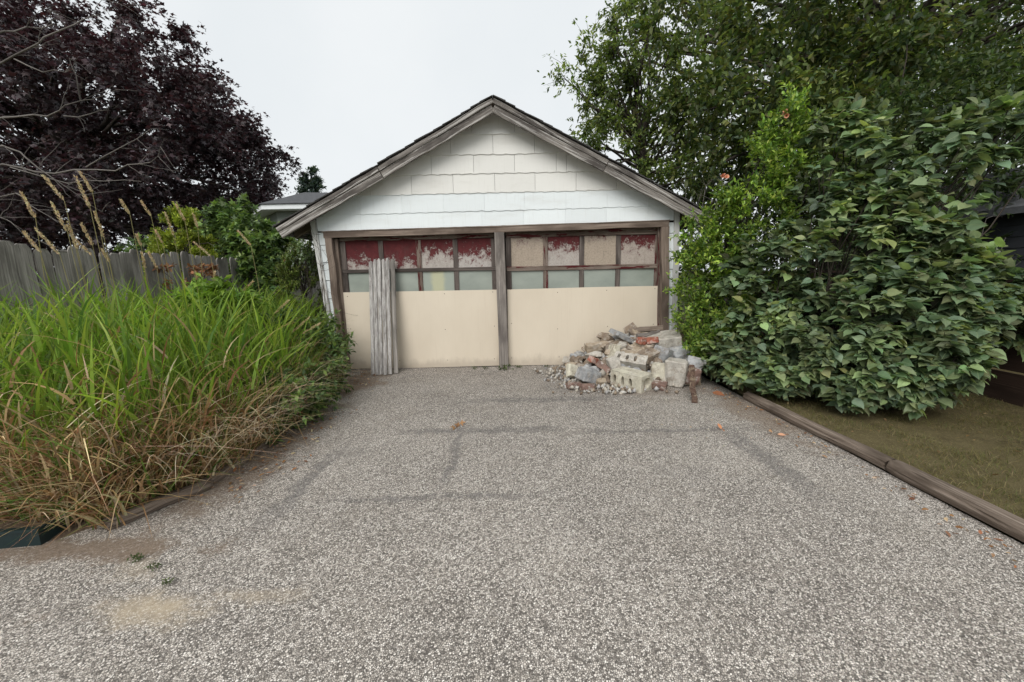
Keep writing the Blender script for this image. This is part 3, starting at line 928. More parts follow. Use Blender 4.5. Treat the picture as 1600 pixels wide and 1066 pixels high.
def holed_block(name, dims, loc, rot, mat, label, end_recess=True):
    """concrete block with three oval cells through it and an oval hollow in its end"""
    L, Dp, Hh = dims
    V, F = [], []
    def add(p): V.append(p); return len(V) - 1
    K = 16
    def cell(x0, x1, y, flip, oval, x0e, x1e):
        xc, rx, rz = (x0 + x1) / 2, oval[0], oval[1]
        out, inn = [], []
        for i in range(K):
            a = 2 * math.pi * i / K
            ca, sa = math.cos(a), math.sin(a)
            k = 1 / max(abs(ca), abs(sa))
            out.append(add((xc + ca * k * (x1 - x0) / 2, y, sa * k * Hh / 2)))
            inn.append(add((xc + math.copysign(abs(ca) ** .8, ca) * rx, y, math.copysign(abs(sa) ** .8, sa) * rz)))
        for i in range(K):
            j = (i + 1) % K
            f = (out[i], out[j], inn[j], inn[i])
            F.append(f if flip else f[::-1])
        return out, inn
    xs = [-L/2, -L/2 + L * .30, -L/2 + L * .53, -L/2 + L * .79, L/2]
    cells = [(xs[0], xs[1]), (xs[1], xs[2]), (xs[2], xs[3])]
    for (a, c) in cells:
        _, i0 = cell(a, c, -Dp/2, True, (L * .047, Hh * .27), 0, 0)
        _, i1 = cell(a, c, Dp/2, False, (L * .047, Hh * .27), 0, 0)
        for i in range(K):
            j = (i + 1) % K
            F.append((i0[i], i0[j], i1[j], i1[i]))
    # solid end
    a, c = xs[3], xs[4]
    q = [add((a, -Dp/2, -Hh/2)), add((c, -Dp/2, -Hh/2)), add((c, -Dp/2, Hh/2)), add((a, -Dp/2, Hh/2))]
    q2 = [add((a, Dp/2, -Hh/2)), add((c, Dp/2, -Hh/2)), add((c, Dp/2, Hh/2)), add((a, Dp/2, Hh/2))]
    F.append(tuple(q)); F.append(tuple(q2[::-1]))
    b8 = [add((x, y, z)) for x in (-L/2, L/2) for y in (-Dp/2, Dp/2) for z in (-Hh/2, Hh/2)]
    F += [(b8[1], b8[5], b8[7], b8[3]), (b8[0], b8[2], b8[6], b8[4]), (b8[0], b8[1], b8[3], b8[2])]
    out, inn, cap = [], [], []
    for i in range(K):
        an = 2 * math.pi * i / K; ca, sa = math.cos(an), math.sin(an); k = 1 / max(abs(ca), abs(sa))
        out.append(add((L/2, ca * k * Dp/2, sa * k * Hh/2)))
        inn.append(add((L/2, ca * Dp * .30, sa * Hh * .34)))
        cap.append(add((L/2 - .06, ca * Dp * .26, sa * Hh * .30)))
    for i in range(K):
        j = (i + 1) % K
        F.append((out[i], out[j], inn[j], inn[i])); F.append((inn[i], inn[j], cap[j], cap[i]))
    F.append(tuple(cap))
    bm = bmesh.new()
    vs = [bm.verts.new(v) for v in V]
    for f in F:
        try: bm.faces.new([vs[i] for i in f])
        except ValueError: pass
    bmesh.ops.remove_doubles(bm, verts=bm.verts[:], dist=.0008)
    bmesh.ops.triangulate(bm, faces=[f for f in bm.faces if len(f.verts) > 4])
    bmesh.ops.subdivide_edges(bm, edges=[e for e in bm.edges if e.calc_length() > .06], cuts=2, use_grid_fill=True)
    bmesh.ops.recalc_face_normals(bm, faces=bm.faces[:])
    for v in bm.verts:
        v.co += noise.noise_vector(v.co * 9) * .009 + noise.noise_vector(v.co * 30) * .003
    me = bpy.data.meshes.new(name); bm.to_mesh(me); bm.free()
    me.materials.append(mat)
    o = place(name, me, None, loc)
    o.rotation_euler = [rad(a) for a in rot]
    return props(o, label, 'block', 'rubble heap')


RG = 'rubble heap'


def heap_z(x, y):
    """height of the heap's core"""
    if y > 6.2: return 0
    ax = max(0, 1 - abs((x - 1.85) / (1.05 if x < 1.85 else .75)) ** 1.6)
    ay = max(0, min(1, (y - 4.95) / .75)) ** .8
    return .54 * ax * ay


holed_block('concrete_block', (.46, .27, .21), (1.54, 4.92, .112), (2, 2, -50), R_CONC2, 'cream concrete block with three oval holes lying foremost in the rubble')
holed_block('concrete_block', (.44, .24, .18), (1.63, 5.26, .235), (-58, 4, -30), R_CONC, 'tilted concrete block with oval holes facing up behind the foremost block')
big = [
    ('concrete_lump', (.33, .26, .24), (1.02, 5.10, .125), (8, 14, 25), R_GREY, 3, 14, 'large blue-grey concrete lump left of the holed blocks', 'rubble'),
    ('concrete_slab', (.22, .10, .24), (1.95, 5.05, .17), (-8, 6, -8), R_CONC2, 4, 14, 'upright cream slab between holed block and grey cube', 'rubble'),
    ('concrete_cube', (.27, .25, .34), (2.16, 5.0, .17), (0, 2, -34), R_CONC, 5, 18, 'squarish grey concrete cube beside the rusty stake', 'block'),
    ('brick_lump', (.16, .15, .22), (2.33, 4.90, .15), (5, 10, -20), R_BRICK2, 6, 16, 'dark red broken brick face at the right of the grey cube', 'brick'),
    ('concrete_slab', (.50, .34, .24), (2.20, 5.62, .46), (12, -8, -14), R_CONC, 7, 14, 'large pale flat-topped concrete slab near the top right of heap', 'rubble'),
    ('concrete_lump', (.24, .22, .22), (2.10, 5.32, .33), (10, 20, 40), R_GREY, 8, 14, 'grey lump below the large pale slab', 'rubble'),
    ('concrete_lump', (.30, .24, .30), (2.36, 5.34, .30), (4, -8, 10), R_GREY, 9, 14, 'grey lump against the garage corner under the slab', 'rubble'),
    ('concrete_slab', (.34, .22, .06), (1.63, 5.72, .56), (18, 22, 28), R_GREY, 10, 14, 'thin blue-grey slab tilted at the top left of heap', 'rubble'),
    ('concrete_lump', (.24, .16, .14), (2.38, 4.93, .315), (0, 14, -12), R_GREY, 11, 12, 'grey stone resting on the top of the cube and stake', 'rubble'),
    ('brick', (.15, .12, .09), (1.86, 5.50, .52), (10, 5, 30), R_BRICK, 12, 14, 'orange red brick half, left of the pair near the top', 'brick'),
    ('brick', (.16, .12, .09), (2.00, 5.47, .53), (-5, -12, -20), R_BRICK, 13, 14, 'orange red brick half, right of the pair near the top', 'brick'),
    ('brick', (.17, .11, .08), (1.15, 5.38, .27), (12, 24, 35), R_BRICK, 14, 14, 'orange red brick half on the left slope of heap', 'brick'),
    ('brick', (.22, .11, .09), (1.26, 5.27, .19), (-30, 30, -40), R_BRICK2, 15, 14, 'tilted dull brick with mortar below the left red half', 'brick'),
    ('concrete_slab', (.25, .08, .18), (.86, 5.30, .13), (-30, 20, 30), R_CONC2, 16, 12, 'cream slab leaning left of the blue-grey lump', 'rubble'),
    ('concrete_slab', (.10, .16, .30), (1.42, 5.42, .33), (-20, 25, 10), R_CONC2, 17, 14, 'narrow upright cream slab in the middle of heap', 'rubble'),
    ('concrete_lump', (.18, .14, .20), (1.40, 5.20, .25), (10, -20, 15), R_CONC, 18, 14, 'pale wedge beside the tilted holed block', 'rubble'),
    ('brick', (.20, .10, .08), (.80, 4.95, .035), (0, 8, 20), R_BRICK2, 19, 14, 'dull brown brick flat on the driveway at the left toe of heap', 'brick'),
    ('brick', (.17, .10, .07), (.97, 4.86, .035), (4, 0, -15), R_BRICK2, 20, 14, 'brown brick piece in front of the blue-grey lump', 'brick'),
    ('brick', (.22, .12, .10), (1.85, 4.83, .05), (10, 6, -30), R_BRICK2, 21, 14, 'pinkish brick piece right of the foremost holed block', 'brick'),
    ('mortar_slab', (.40, .22, .10), (1.72, 5.48, .36), (10, -16, 24), R_TAN, 22, 18, 'tan mortar slab across the middle of heap', 'rubble'),
    ('mortar_slab', (.34, .20, .12), (1.52, 5.72, .42), (-8, -20, 10), R_BROWN, 23, 18, 'dirty brown mortar slab under the thin blue-grey slab', 'rubble'),
    ('mortar_slab', (.36, .20, .13), (1.84, 5.30, .31), (16, -18, 20), R_BROWN, 24, 18, 'dark brown mortar slab right behind the tilted block', 'rubble'),
    ('mortar_slab', (.42, .16, .12), (1.32, 5.80, .40), (6, -8, 6), R_TAN, 25, 18, 'long tan mortar slab at the left crest of heap', 'rubble'),
]
for nm, dm, lc, rt, mt, sd, n_, lab, cat in big:
    o = rock(nm, dm, lc, rt, mt, sd, n_, .78 if nm in ('concrete_cube', 'concrete_slab', 'brick', 'mortar_slab') else .55, .022)
    props(o, lab, cat, RG)
o = plank('wood_offcut', (1.80, 5.92, .60), (2.26, 5.78, .645), .085, .075, (0, .3, 1), WOOD_LOG, None, 6, .006, ch=.02, seed=301)
props(o, 'short weathered wood offcut on the crest of the rubble heap', 'wood', RG)
o = plank('wood_offcut', (1.84, 5.66, .56), (2.20, 5.74, .60), .06, .05, (0, .3, 1), WOOD_GREY, None, 6, .006, ch=.012, seed=302)
props(o, 'thin wood offcut below the crest piece of the rubble heap', 'wood', RG)
o = plank('stake', (2.06, 4.27, 0), (2.22, 4.72, .33), .06, .03, (1, -.2, 0), R_RUST, None, 9, .006, ch=.012, seed=303)
props(o, 'rusty paint-flecked stake leaning at the right end of rubble heap', 'stake', RG)

mats = [R_TAN, R_CONC, R_BROWN, R_GREY, R_TAN, R_BROWN]
flab = {R_TAN.name: 'tan', R_CONC.name: 'pale concrete', R_BROWN.name: 'dirty brown', R_GREY.name: 'blue-grey'}
rr = rng_(77)
tot = 0
while tot < 170:
    x, y = rr.uniform(.75, 2.55), rr.uniform(4.95, 6.12)
    hz_ = heap_z(x, y)
    if hz_ < .02: continue
    s = rr.uniform(.06, .17)
    k = int(rr.integers(len(mats)))
    o = rock('rubble_fragment', (s * rr.uniform(.9, 1.6), s, s * rr.uniform(.5, .9)), (x, y, hz_ * rr.uniform(.8, 1.06) + s * .2), (rr.uniform(-40, 40), rr.uniform(-40, 40), rr.uniform(0, 360)), mats[k], 400 + tot, 11, .6, .02, 0)
    props(o, 'fist-sized %s fragment lying loose in the rubble heap' % flab[mats[k].name], 'rubble', 'loose %s fragments of the rubble heap' % flab[mats[k].name])
    tot += 1
# small crumbs at the toe, and the packed core: nobody could count them
VV, FF, oo = [], [], 0
tet = np.array([[1, 1, 1], [-1, -1, 1], [-1, 1, -1], [1, -1, -1], [0, 0, 1.3], [0, 1.2, 0.]])
octa = np.array([[1, 0, 0], [-1, 0, 0], [0, 1, 0], [0, -1, 0], [0, 0, 1], [0, 0, -1.]])
of = np.array([[0, 2, 4], [2, 1, 4], [1, 3, 4], [3, 0, 4], [2, 0, 5], [1, 2, 5], [3, 1, 5], [0, 3, 5]])
cc = []
for k in range(2300):
    if k < 1420:
        x, y = rr.normal(1.2, .55), rr.uniform(4.62, 6.1)
        if x < .35 or x > 2.5: continue
        if y < 4.6 + .5 * abs(x - 1.3) ** 1.5 - .0 and rr.random() < .8: continue
        z, s = rr.uniform(0, .03), rr.uniform(.008, .035)
        if x < .62 and rr.random() < .7: continue
    else:
        x, y = rr.uniform(.8, 2.6), rr.uniform(4.9, 6.15)
        h_ = heap_z(x, y)
        if h_ < .03: continue
        z, s = rr.uniform(0, h_ * .92), rr.uniform(.03, .06)
    q = octa * s * rr.uniform(.6, 1.4, (6, 3)) + rr.normal(0, s * .15, (6, 3))
    a = rr.uniform(0, 6.3); c_, s_ = math.cos(a), math.sin(a)
    q = q @ np.array([[c_, -s_, 0], [s_, c_, 0], [0, 0, 1]])
    VV.append(q + [x, y, z + s * .4]); FF.append(of + oo); oo += 6
    base = [(.46, .42, .36), (.36, .29, .22), (.22, .17, .13), (.5, .48, .44), (.40, .39, .38)][int(rr.integers(5))]
    cc.append(np.tile(np.array(base) * rr.uniform(.7, 1.1), (6, 1)))
mcol = Mat('rubble_crumb', .95, .1)
mcol.base(mcol.n('Attribute', attribute_name='Col').outputs['Color'])
mcol.bump(mcol.noise(mcol.coord('Object'), 60, 4, .7), .6, .01)
o = obj_np('rubble_crumbs', np.concatenate(VV), np.concatenate(FF), mcol.m, col=np.concatenate(cc), org=ZERO)
props(o, 'fine crumbs of mortar and stone strewn under the rubble heap', 'rubble', kind='stuff')

# ------------------------------------------------------------------ logs edging the driveway
def log(name, p0, p1, r, label, seed, sides=30, n=44):
    """a weathered round timber: long drying splits, flattened top, uneven ends"""
    p0 = np.array(p0); p1 = np.array(p1)
    g = rng_(seed)
    path = [p0 + (p1 - p0) * t + np.array([.006 * math.sin(t * 7 + seed), 0, .004 * math.sin(t * 11 + seed)]) for t in np.linspace(0, 1, n)]
    V, F, U = tube_arrays(path, [r] * n, sides)
    L = np.linalg.norm(p1 - p0)
    V = V.reshape(n, sides, 3)
    for i in range(n):
        for j in range(sides):
            a = j / sides * 6.283
            q = Vector((math.cos(a) * 2.6, math.sin(a) * 2.6, i / n * L * 1.1 + seed * 3.7))
            k = noise.noise(q * 1.6)
            split = max(0.0, .14 - abs(noise.noise(q * .9 + Vector((5, 3, 1))))) / .14
            f = 1 + .05 * k - .20 * split ** 2 + .02 * noise.noise(q * 6)
            V[i, j] = path[i] + (V[i, j] - path[i]) * f
            if i in (0, n - 1): V[i, j] += (p1 - p0) / L * g.normal(0, .012)
    V = V.reshape(-1, 3)
    V[:, 2] = np.where(V[:, 2] > p0[2] + r * .7, p0[2] + r * .7 + (V[:, 2] - p0[2] - r * .7) * .5, V[:, 2])
    Fl = [tuple(f) for f in F] + [tuple(range(sides - 1, -1, -1)), tuple(range((n - 1) * sides, n * sides))]
    uvs = [[tuple(U[i]) for i in f] for f in Fl]
    o = obj_py(name, V, Fl, WOOD_LOG, None, uvs)
    return props(o, label, 'log', 'logs edging the driveway')


log('edging_log', (2.765, .55, .055), (2.755, 2.63, .056), .060, 'near weathered log edging the right side of driveway', 31)
log('edging_log', (2.752, 2.655, .050), (2.72, 4.35, .044), .056, 'far weathered log running under the lilac bush', 32)
log('edging_log', (-2.50, 2.17, .028), (-2.24, 2.62, .03), .05, 'short grey log edging the left bed near the green tray', 33)
log('edging_log', (-2.26, 2.66, .012), (-2.26, 3.55, .01), .05, 'grey log half hidden under the dry grass of the left bed', 34)

# ------------------------------------------------------------------ dark green plastic tray
def tray():
    T = thing('planter_tray', (-3.05, 2.14, 0), 'dark green plastic tray at the near corner of the grass bed', 'tray')
    ang = math.atan2(.13, .10)
    x0, x1, y0, y1, h = -3.45, -2.74, 2.02, 2.30, .11
    R = lambda x, y, z: (x, y + (x + 2.86) * .12, z)
    V, F = [], []
    prof = [(0, .0), (.0, h - .02), (-.012, h - .018), (-.012, h), (.02, h), (.024, .03)]
    cor = [(x0, y0), (x1, y0), (x1, y1), (x0, y1)]
    for k, (cx, cy) in enumerate(cor):
        for (ins, z) in prof:
            sx = ins if cx == x0 else -ins; sy = ins if cy == y0 else -ins
            V.append(R(cx + sx, cy + sy, z))
    n = len(prof)
    for k in range(4):
        for j in range(n - 1):
            F.append((k*n + j, ((k+1) % 4)*n + j, ((k+1) % 4)*n + j + 1, k*n + j + 1))
    obj_py('tray_shell', V, F, TRAY, T)
    Vs = [R(x0 + .02, y0 + .02, .075), R(x1 - .02, y0 + .02, .075), R(x1 - .02, y1 - .02, .075), R(x0 + .02, y1 - .02, .075)]
    obj_py('soil', Vs, [(0, 1, 2, 3)], SOIL, T)


tray()

# ------------------------------------------------------------------ left picket fence
FEN = thing('picket_fence', (-5, 6, 0), 'tall grey weathered picket fence behind the tall grass', 'fence')
rf = rng_(11)
y = 2.2
k = 0
while y < 10.4:
    w = .142 + rf.normal(0, .006)
    zt = 1.905 + rf.normal(0, .026) - .006 * (y - 4)
    lean = rf.normal(0, .012)
    plank('picket', (-5 + rf.normal(0, .006), y, .03), (-5 + rf.normal(0, .008), y + lean, zt), w, .018, (0, 1, 0), WOOD_FENCE, FEN, 6, .003, seed=500 + k,
          tip=[(.972, 1.0), (.99, .80), (1.0, .52)] if k % 5 else [(.985, 1.0), (.996, .9), (1.0, .8)])
    y += w + .003 + abs(rf.normal(0, .006)); k += 1
for z in (.45, 1.45):
    plank('rail', (-5.045, 2.2, z), (-5.045, 10.4, z - .02), .085, .04, (0, 0, 1), WOOD_FENCE, FEN, 12, .004, seed=int(z * 10))
for yy in (2.9, 5.3, 7.7, 10.1):
    plank('post', (-5.11, yy, 0), (-5.11, yy, 1.75), .09, .09, (0, 1, 0), WOOD_FENCE, FEN, 4, .003, seed=int(yy * 10))

# ------------------------------------------------------------------ right brown fence, dark grey shed behind it
BF = thing('board_fence', (5.25, 4.5, 0), 'dark brown board fence behind the lilac at the right edge', 'fence')
k = 0
for j in range(5):
    ya, yb = .6 + j * 1.85, .6 + (j + 1) * 1.85 - .015
    for (za, zb, off) in ((-.03, .36, -.012), (.375, .70, 0), (.71, 1.04, .004), (1.05, 1.40, -.003)):
        plank('board', (5.25 + off, ya, (za + zb) / 2), (5.25 + off, yb, (za + zb) / 2), zb - za - .006, .024, (0, 0, 1), WOOD_DARKBROWN, BF, 5, .003, seed=600 + k)
        k += 1
    plank('post', (5.33, ya, 0), (5.33, ya, 1.5), .09, .09, (0, 1, 0), WOOD_DARKBROWN, BF, 3, .002, seed=650 + j)
plank('top_rail', (5.24, .6, 1.425), (5.24, 9.85, 1.425), .11, .035, (1, 0, 0), WOOD_DARKBROWN, BF, 12, .003, seed=660)
SH = thing('shed', (8.3, 6.0, 0), 'dark grey lap-sided shed behind the brown board fence', 'shed')
for k, z in enumerate(np.arange(0.0, 2.15, .155)):
    plank('siding_board', (7.0, 3.4, z + .08), (7.0, 9.0, z + .08), .165, .02, (.09, 0, 1), SHED_GREY, SH, 3, .001, seed=700 + k)
obj_py('wall', [(7.03, 3.42, 0), (9.6, 3.42, 0), (9.6, 8.98, 0), (7.03, 8.98, 0), (7.03, 3.42, 2.2), (9.6, 3.42, 2.2), (9.6, 8.98, 2.2), (7.03, 8.98, 2.2)],
       [(0, 1, 5, 4), (1, 2, 6, 5), (2, 3, 7, 6), (3, 0, 4, 7)], SHED_GREY, SH)
obj_py('roof', [(6.75, 3.1, 2.15), (6.75, 9.3, 2.15), (8.3, 9.3, 2.95), (8.3, 3.1, 2.95), (9.85, 9.3, 2.15), (9.85, 3.1, 2.15), (6.75, 3.1, 2.24), (6.75, 9.3, 2.24), (8.3, 9.3, 3.04), (8.3, 3.1, 3.04), (9.85, 9.3, 2.24), (9.85, 3.1, 2.24)],
       [(0, 1, 2, 3), (3, 2, 4, 5), (9, 8, 7, 6), (11, 10, 8, 9), (0, 6, 7, 1), (4, 10, 11, 5), (0, 3, 9, 6), (3, 5, 11, 9), (1, 7, 8, 2), (2, 8, 10, 4)], ROOF_FAR, SH)

# ------------------------------------------------------------------ neighbour's house, far left
def house():
    H = thing('house', (-6.5, 18, 0), 'distant grey-green house with hip roof and white fascia left of the garage', 'house')
    plan = [(-8.5, 14.0), (1.0, 14.0), (1.0, 24), (-10.6, 24), (-10.6, 16.3)]
    ze, hf = 4.04, .16
    inner = [(-8.25, 14.45), (.6, 14.45), (.6, 23.5), (-10.15, 23.5), (-10.15, 16.5)]
    n = 5
    V = [(x, y, 0) for x, y in inner] + [(x, y, ze - .05) for x, y in inner]
    obj_py('wall', V, [(i, (i + 1) % n, n + (i + 1) % n, n + i) for i in range(n)], WALL_GREEN, H)
    V = [(x, y, ze - hf) for x, y in plan] + [(x, y, ze) for x, y in plan]
    F = [(i, (i + 1) % n, n + (i + 1) % n, n + i) for i in range(n)] + [tuple(range(n - 1, -1, -1))]
    obj_py('fascia', V, F, FASCIA_W, H)
    o = 0.05
    ex = [(-8.52, 13.95), (1.05, 13.95), (1.05, 24.05), (-10.65, 24.05), (-10.65, 16.28)]
    V = [(x, y, ze + .004) for x, y in ex] + [(x, y, ze + .03) for x, y in ex] + [(-8.28, 16.6, 4.95), (-3.2, 18.5, 5.2)]
    F = [(i, (i + 1) % n, n + (i + 1) % n, n + i) for i in range(n)] + [(5, 6, 11, 10), (6, 7, 11), (7, 8, 10, 11), (8, 9, 10), (9, 5, 10)]
    obj_py('roof', V, F, ROOF_FAR, H)
    for (xa, xb) in ((-7.6, -6.7), (-5.2, -4.0)):
        plank('window', ((xa + xb) / 2, 14.44, 2.2), ((xa + xb) / 2, 14.44, 3.3), xb - xa, .04, (1, 0, 0), FASCIA_W, H, 1, 0)


house()

# ------------------------------------------------------------------ vegetation
T_DIAMOND = (np.array([[0, 0, 0], [-.23, .42, .05], [0, 1, -.02], [.23, .42, .05]]), np.array([[0, 3, 2], [0, 2, 1]]))
T_OVATE = (np.array([[0, 0, 0], [-.21, .28, .05], [-.19, .62, .05], [0, 1, -.07], [.19, .62, .05], [.21, .28, .05], [0, .45, -.02]]),
           np.array([[0, 6, 1], [1, 6, 2], [2, 6, 3], [3, 6, 4], [4, 6, 5], [5, 6, 0]]))
T_MAPLE = (np.array([[0, 0, 0], [-.52, .48, -.05], [-.15, .5, .03], [0, 1, -.06], [.15, .5, .03], [.52, .48, -.05]]),
           np.array([[0, 2, 1], [0, 5, 4], [0, 4, 3], [0, 3, 2]]))
T_HEART = (np.array([[0, 0, 0], [-.13, -.07, .03], [-.33, .06, .06], [-.41, .28, .08], [-.31, .58, .04], [-.12, .82, -.03], [0, 1.02, -.12],
                     [.12, .82, -.03], [.31, .58, .04], [.41, .28, .08], [.33, .06, .06], [.13, -.07, .03], [0, .30, -.02], [0, .62, -.02]]),
           np.array([[0, 12, 1], [1, 12, 2], [2, 12, 3], [3, 12, 4], [4, 12, 13], [4, 13, 5], [5, 13, 6],
                     [6, 13, 7], [7, 13, 8], [8, 13, 12], [8, 12, 9], [9, 12, 10], [10, 12, 11], [11, 12, 0]]))


def leaf_frames(D, N):
    D = nrm(D)
    X = nrm(np.cross(D, N))
    N = np.cross(X, D)
    return X, D, N


def leaf_obj(name, P, D, N, S, tmpl, mat, parent, col, org=None, smooth=False, uv=False):
    X, D, N = leaf_frames(D, N)
    tv, tf = tmpl
    n, k = len(P), len(tv)
    S = np.asarray(S)[:, None, None]
    V = P[:, None, :] + S * (tv[None, :, 0:1] * X[:, None] + tv[None, :, 1:2] * D[:, None] + tv[None, :, 2:3] * N[:, None])
    F = (tf[None] + (np.arange(n) * k)[:, None, None]).reshape(-1, 3)
    return obj_np(name, V.reshape(-1, 3), F, mat, parent, col=np.repeat(col, k, 0), org=org, smooth=smooth, uv=np.tile(tv[:, :2], (n, 1)) if uv else None)


def palette(r, n, cols, weights=None, jit=.18):
    cols = np.array(cols)
    c = cols[r.choice(len(cols), n, p=weights)]
    return np.clip(c * 1.2 * (1 + r.normal(0, jit, (n, 1))) * (1 + r.normal(0, .05, (n, 3))), .003, 1)


def sprays(r, C, O, R, nt, nl, droop=.25, spread=.7, hang=.3, up=1.0, jit=.06):
    """leaves along nt twigs round each centre C heading O"""
    m = len(C)
    tw = nrm(O[:, None] * .75 + r.normal(0, spread, (m, nt, 3)))
    L = np.asarray(R)[:, None] * r.uniform(.45, 1.0, (m, nt))
    t = np.sort(r.uniform(.08, 1.0, (m, nt, nl)), -1)
    P = C[:, None, None] + tw[:, :, None] * (L[:, :, None] * t)[..., None]
    P[..., 2] -= droop * (t ** 2) * L[:, :, None]
    P += r.normal(0, 1, P.shape) * (jit * L[:, :, None, None])
    D = tw[:, :, None] * .55 + r.normal(0, .55, P.shape) + np.array([0, 0, -hang])
    N = np.array([0, 0, up]) + r.normal(0, .45, P.shape) + tw[:, :, None] * .25
    return P.reshape(-1, 3), D.reshape(-1, 3), N.reshape(-1, 3), tw, L


def ell_centers(r, n, c, rad3, p=.35, zmin=-1.0, lump=.18):
    d = nrm(r.normal(0, 1, (n * 3, 3)))
    d = d[d[:, 2] > zmin][:n]
    rr_ = r.uniform(0, 1, (len(d), 1)) ** p
    lum = np.array([1 + lump * noise.noise(Vector(x * 2.1 + c)) * 1.6 for x in d])[:, None]
    return np.array(c) + d * rr_ * lum * np.array(rad3), d


def limb(a, b, ra, rb, seed, n=7, sag=.12, sides=6):
    a = np.array(a, float); b = np.array(b, float)
    r = rng_(seed)
    L = np.linalg.norm(b - a)
    mid = (a + b) / 2 + r.normal(0, .07 * L, 3) + np.array([0, 0, sag * L])
    t = np.linspace(0, 1, n)[:, None]
    P = (1 - t) ** 2 * a + 2 * t * (1 - t) * mid + t ** 2 * b
    P[1:-1] += r.normal(0, .012 * L, (n - 2, 3))
    R = ra + (rb - ra) * t[:, 0] ** .8
    return tube_arrays(P, R, sides)


def tree(name, label, base, height, trunk_r, C, O, R, nt, nl, size, tmpl, leafm, cols, seed, bark=BARK, group=None, droop=.25, spread=.7, weights=None,
         lean=(0, 0), fork=.35, nlimb=40, cat='tree', hang=.3, twigs=False, up=1.0):
    r = rng_(seed)
    base = np.array(base, float)
    T = thing(name, tuple(base), label, cat, group)
    top = base + np.array([lean[0], lean[1], height])
    ts = np.linspace(0, 1, 9)
    P = base + (top - base) * ts[:, None] + np.concatenate([np.zeros((1, 3)), r.normal(0, height * .012, (8, 3))])
    V, F, U = tube_arrays(P, trunk_r * (1 - .75 * ts) * (1 + .5 * np.exp(-ts * 14)), 10, seed, .05)
    obj_np('trunk', V, F, bark, T, uv=U, smooth=True)
    idx = r.choice(len(C), min(nlimb, len(C)), replace=False)
    parts = []
    for q, i in enumerate(idx):
        f = np.clip(fork + (1 - fork) * (C[i, 2] - base[2]) / max(height, .1) * .75 * r.uniform(.6, 1), fork * .8, .98)
        a = base + (top - base) * f
        d = np.linalg.norm(C[i] - a)
        parts.append(limb(a, C[i], trunk_r * .42 * (1 - f * .6), trunk_r * .06 + .004, seed + q, 8, .08))
    if parts:
        V, F, U = join_arrays(parts)
        o = obj_np('limbs', V, F, bark, T, uv=U, smooth=True); o['kind'] = 'stuff'
    P, D, N, tw, L = sprays(r, C, O, R, nt, nl, droop, spread, hang, up)
    S = size * r.uniform(.65, 1.25, len(P))
    # whole sprays differ a little in colour, as shoots of different age do
    sp = np.repeat(1 + r.normal(0, .22, len(C)), nt * nl)[:, None]
    col = palette(r, len(P), cols, weights) * sp
    o = leaf_obj('crown', P, D, N, S, tmpl, leafm, T, np.clip(col, .003, 1))
    if twigs:
        parts = []
        m, q = tw.shape[:2]
        for i in range(m):
            for j in range(0, q, 2):
                e = C[i] + tw[i, j] * L[i, j]; e[2] -= droop * L[i, j]
                mid = C[i] + tw[i, j] * L[i, j] * .5; mid[2] -= droop * .25 * L[i, j]
                parts.append(tube_arrays([C[i], mid, e], [.006, .004, .002], 3))
        V, F, U = join_arrays(parts)
        o = obj_np('twigs', V, F, bark, T, uv=U); o['kind'] = 'stuff'
    return T


# --- purple maple, upper left
r = rng_(21)
C, O = ell_centers(r, 560, (-18.3, 17.5, 6.3), (8.1, 7.0, 6.3), .30, -.8, .14)
ok = C[:, 2] > 1.2
C, O = C[ok], O[ok]
O = nrm(O * np.array([1, 1, .5]) + np.array([0, 0, -.05]))
tree('maple_tree', 'huge dark purple-leaved maple filling the upper left sky', (-18.3, 17.5, 0), 10.5, .42, C, O, np.full(len(C), 1.45), 14, 19, .185, T_MAPLE, LEAF_MAPLE,
     [(.042, .030, .034), (.056, .037, .042), (.036, .028, .032), (.076, .052, .056), (.052, .046, .048)], 22, nlimb=90, droop=.35)

# --- large dark green tree, upper right
r = rng_(31)
C, O = ell_centers(r, 440, (10.2, 11.6, 8.0), (7.2, 5.6, 5.6), .33, -.9, .25)
C2, O2 = ell_centers(r, 120, (6.0, 9.2, 4.6), (2.9, 2.0, 2.4), .4, -.9, .2)
C, O = np.concatenate([C, C2]), np.concatenate([O, O2])
ok = (C[:, 2] > 2.2) & (C[:, 0] > 2.6 + .0 * C[:, 2])
C, O = C[ok], O[ok]
GREENS = [(.080, .112, .036), (.058, .090, .036), (.105, .138, .046), (.048, .075, .038), (.155, .185, .058), (.095, .098, .040)]
tree('shade_tree', 'large dark green broadleaf tree filling the upper right', (10.4, 11.8, 0), 10.5, .34, C, O, np.full(len(C), 1.15), 12, 15, .145, T_OVATE, LEAF_TREE,
     GREENS, 32, nlimb=110, droop=.4)

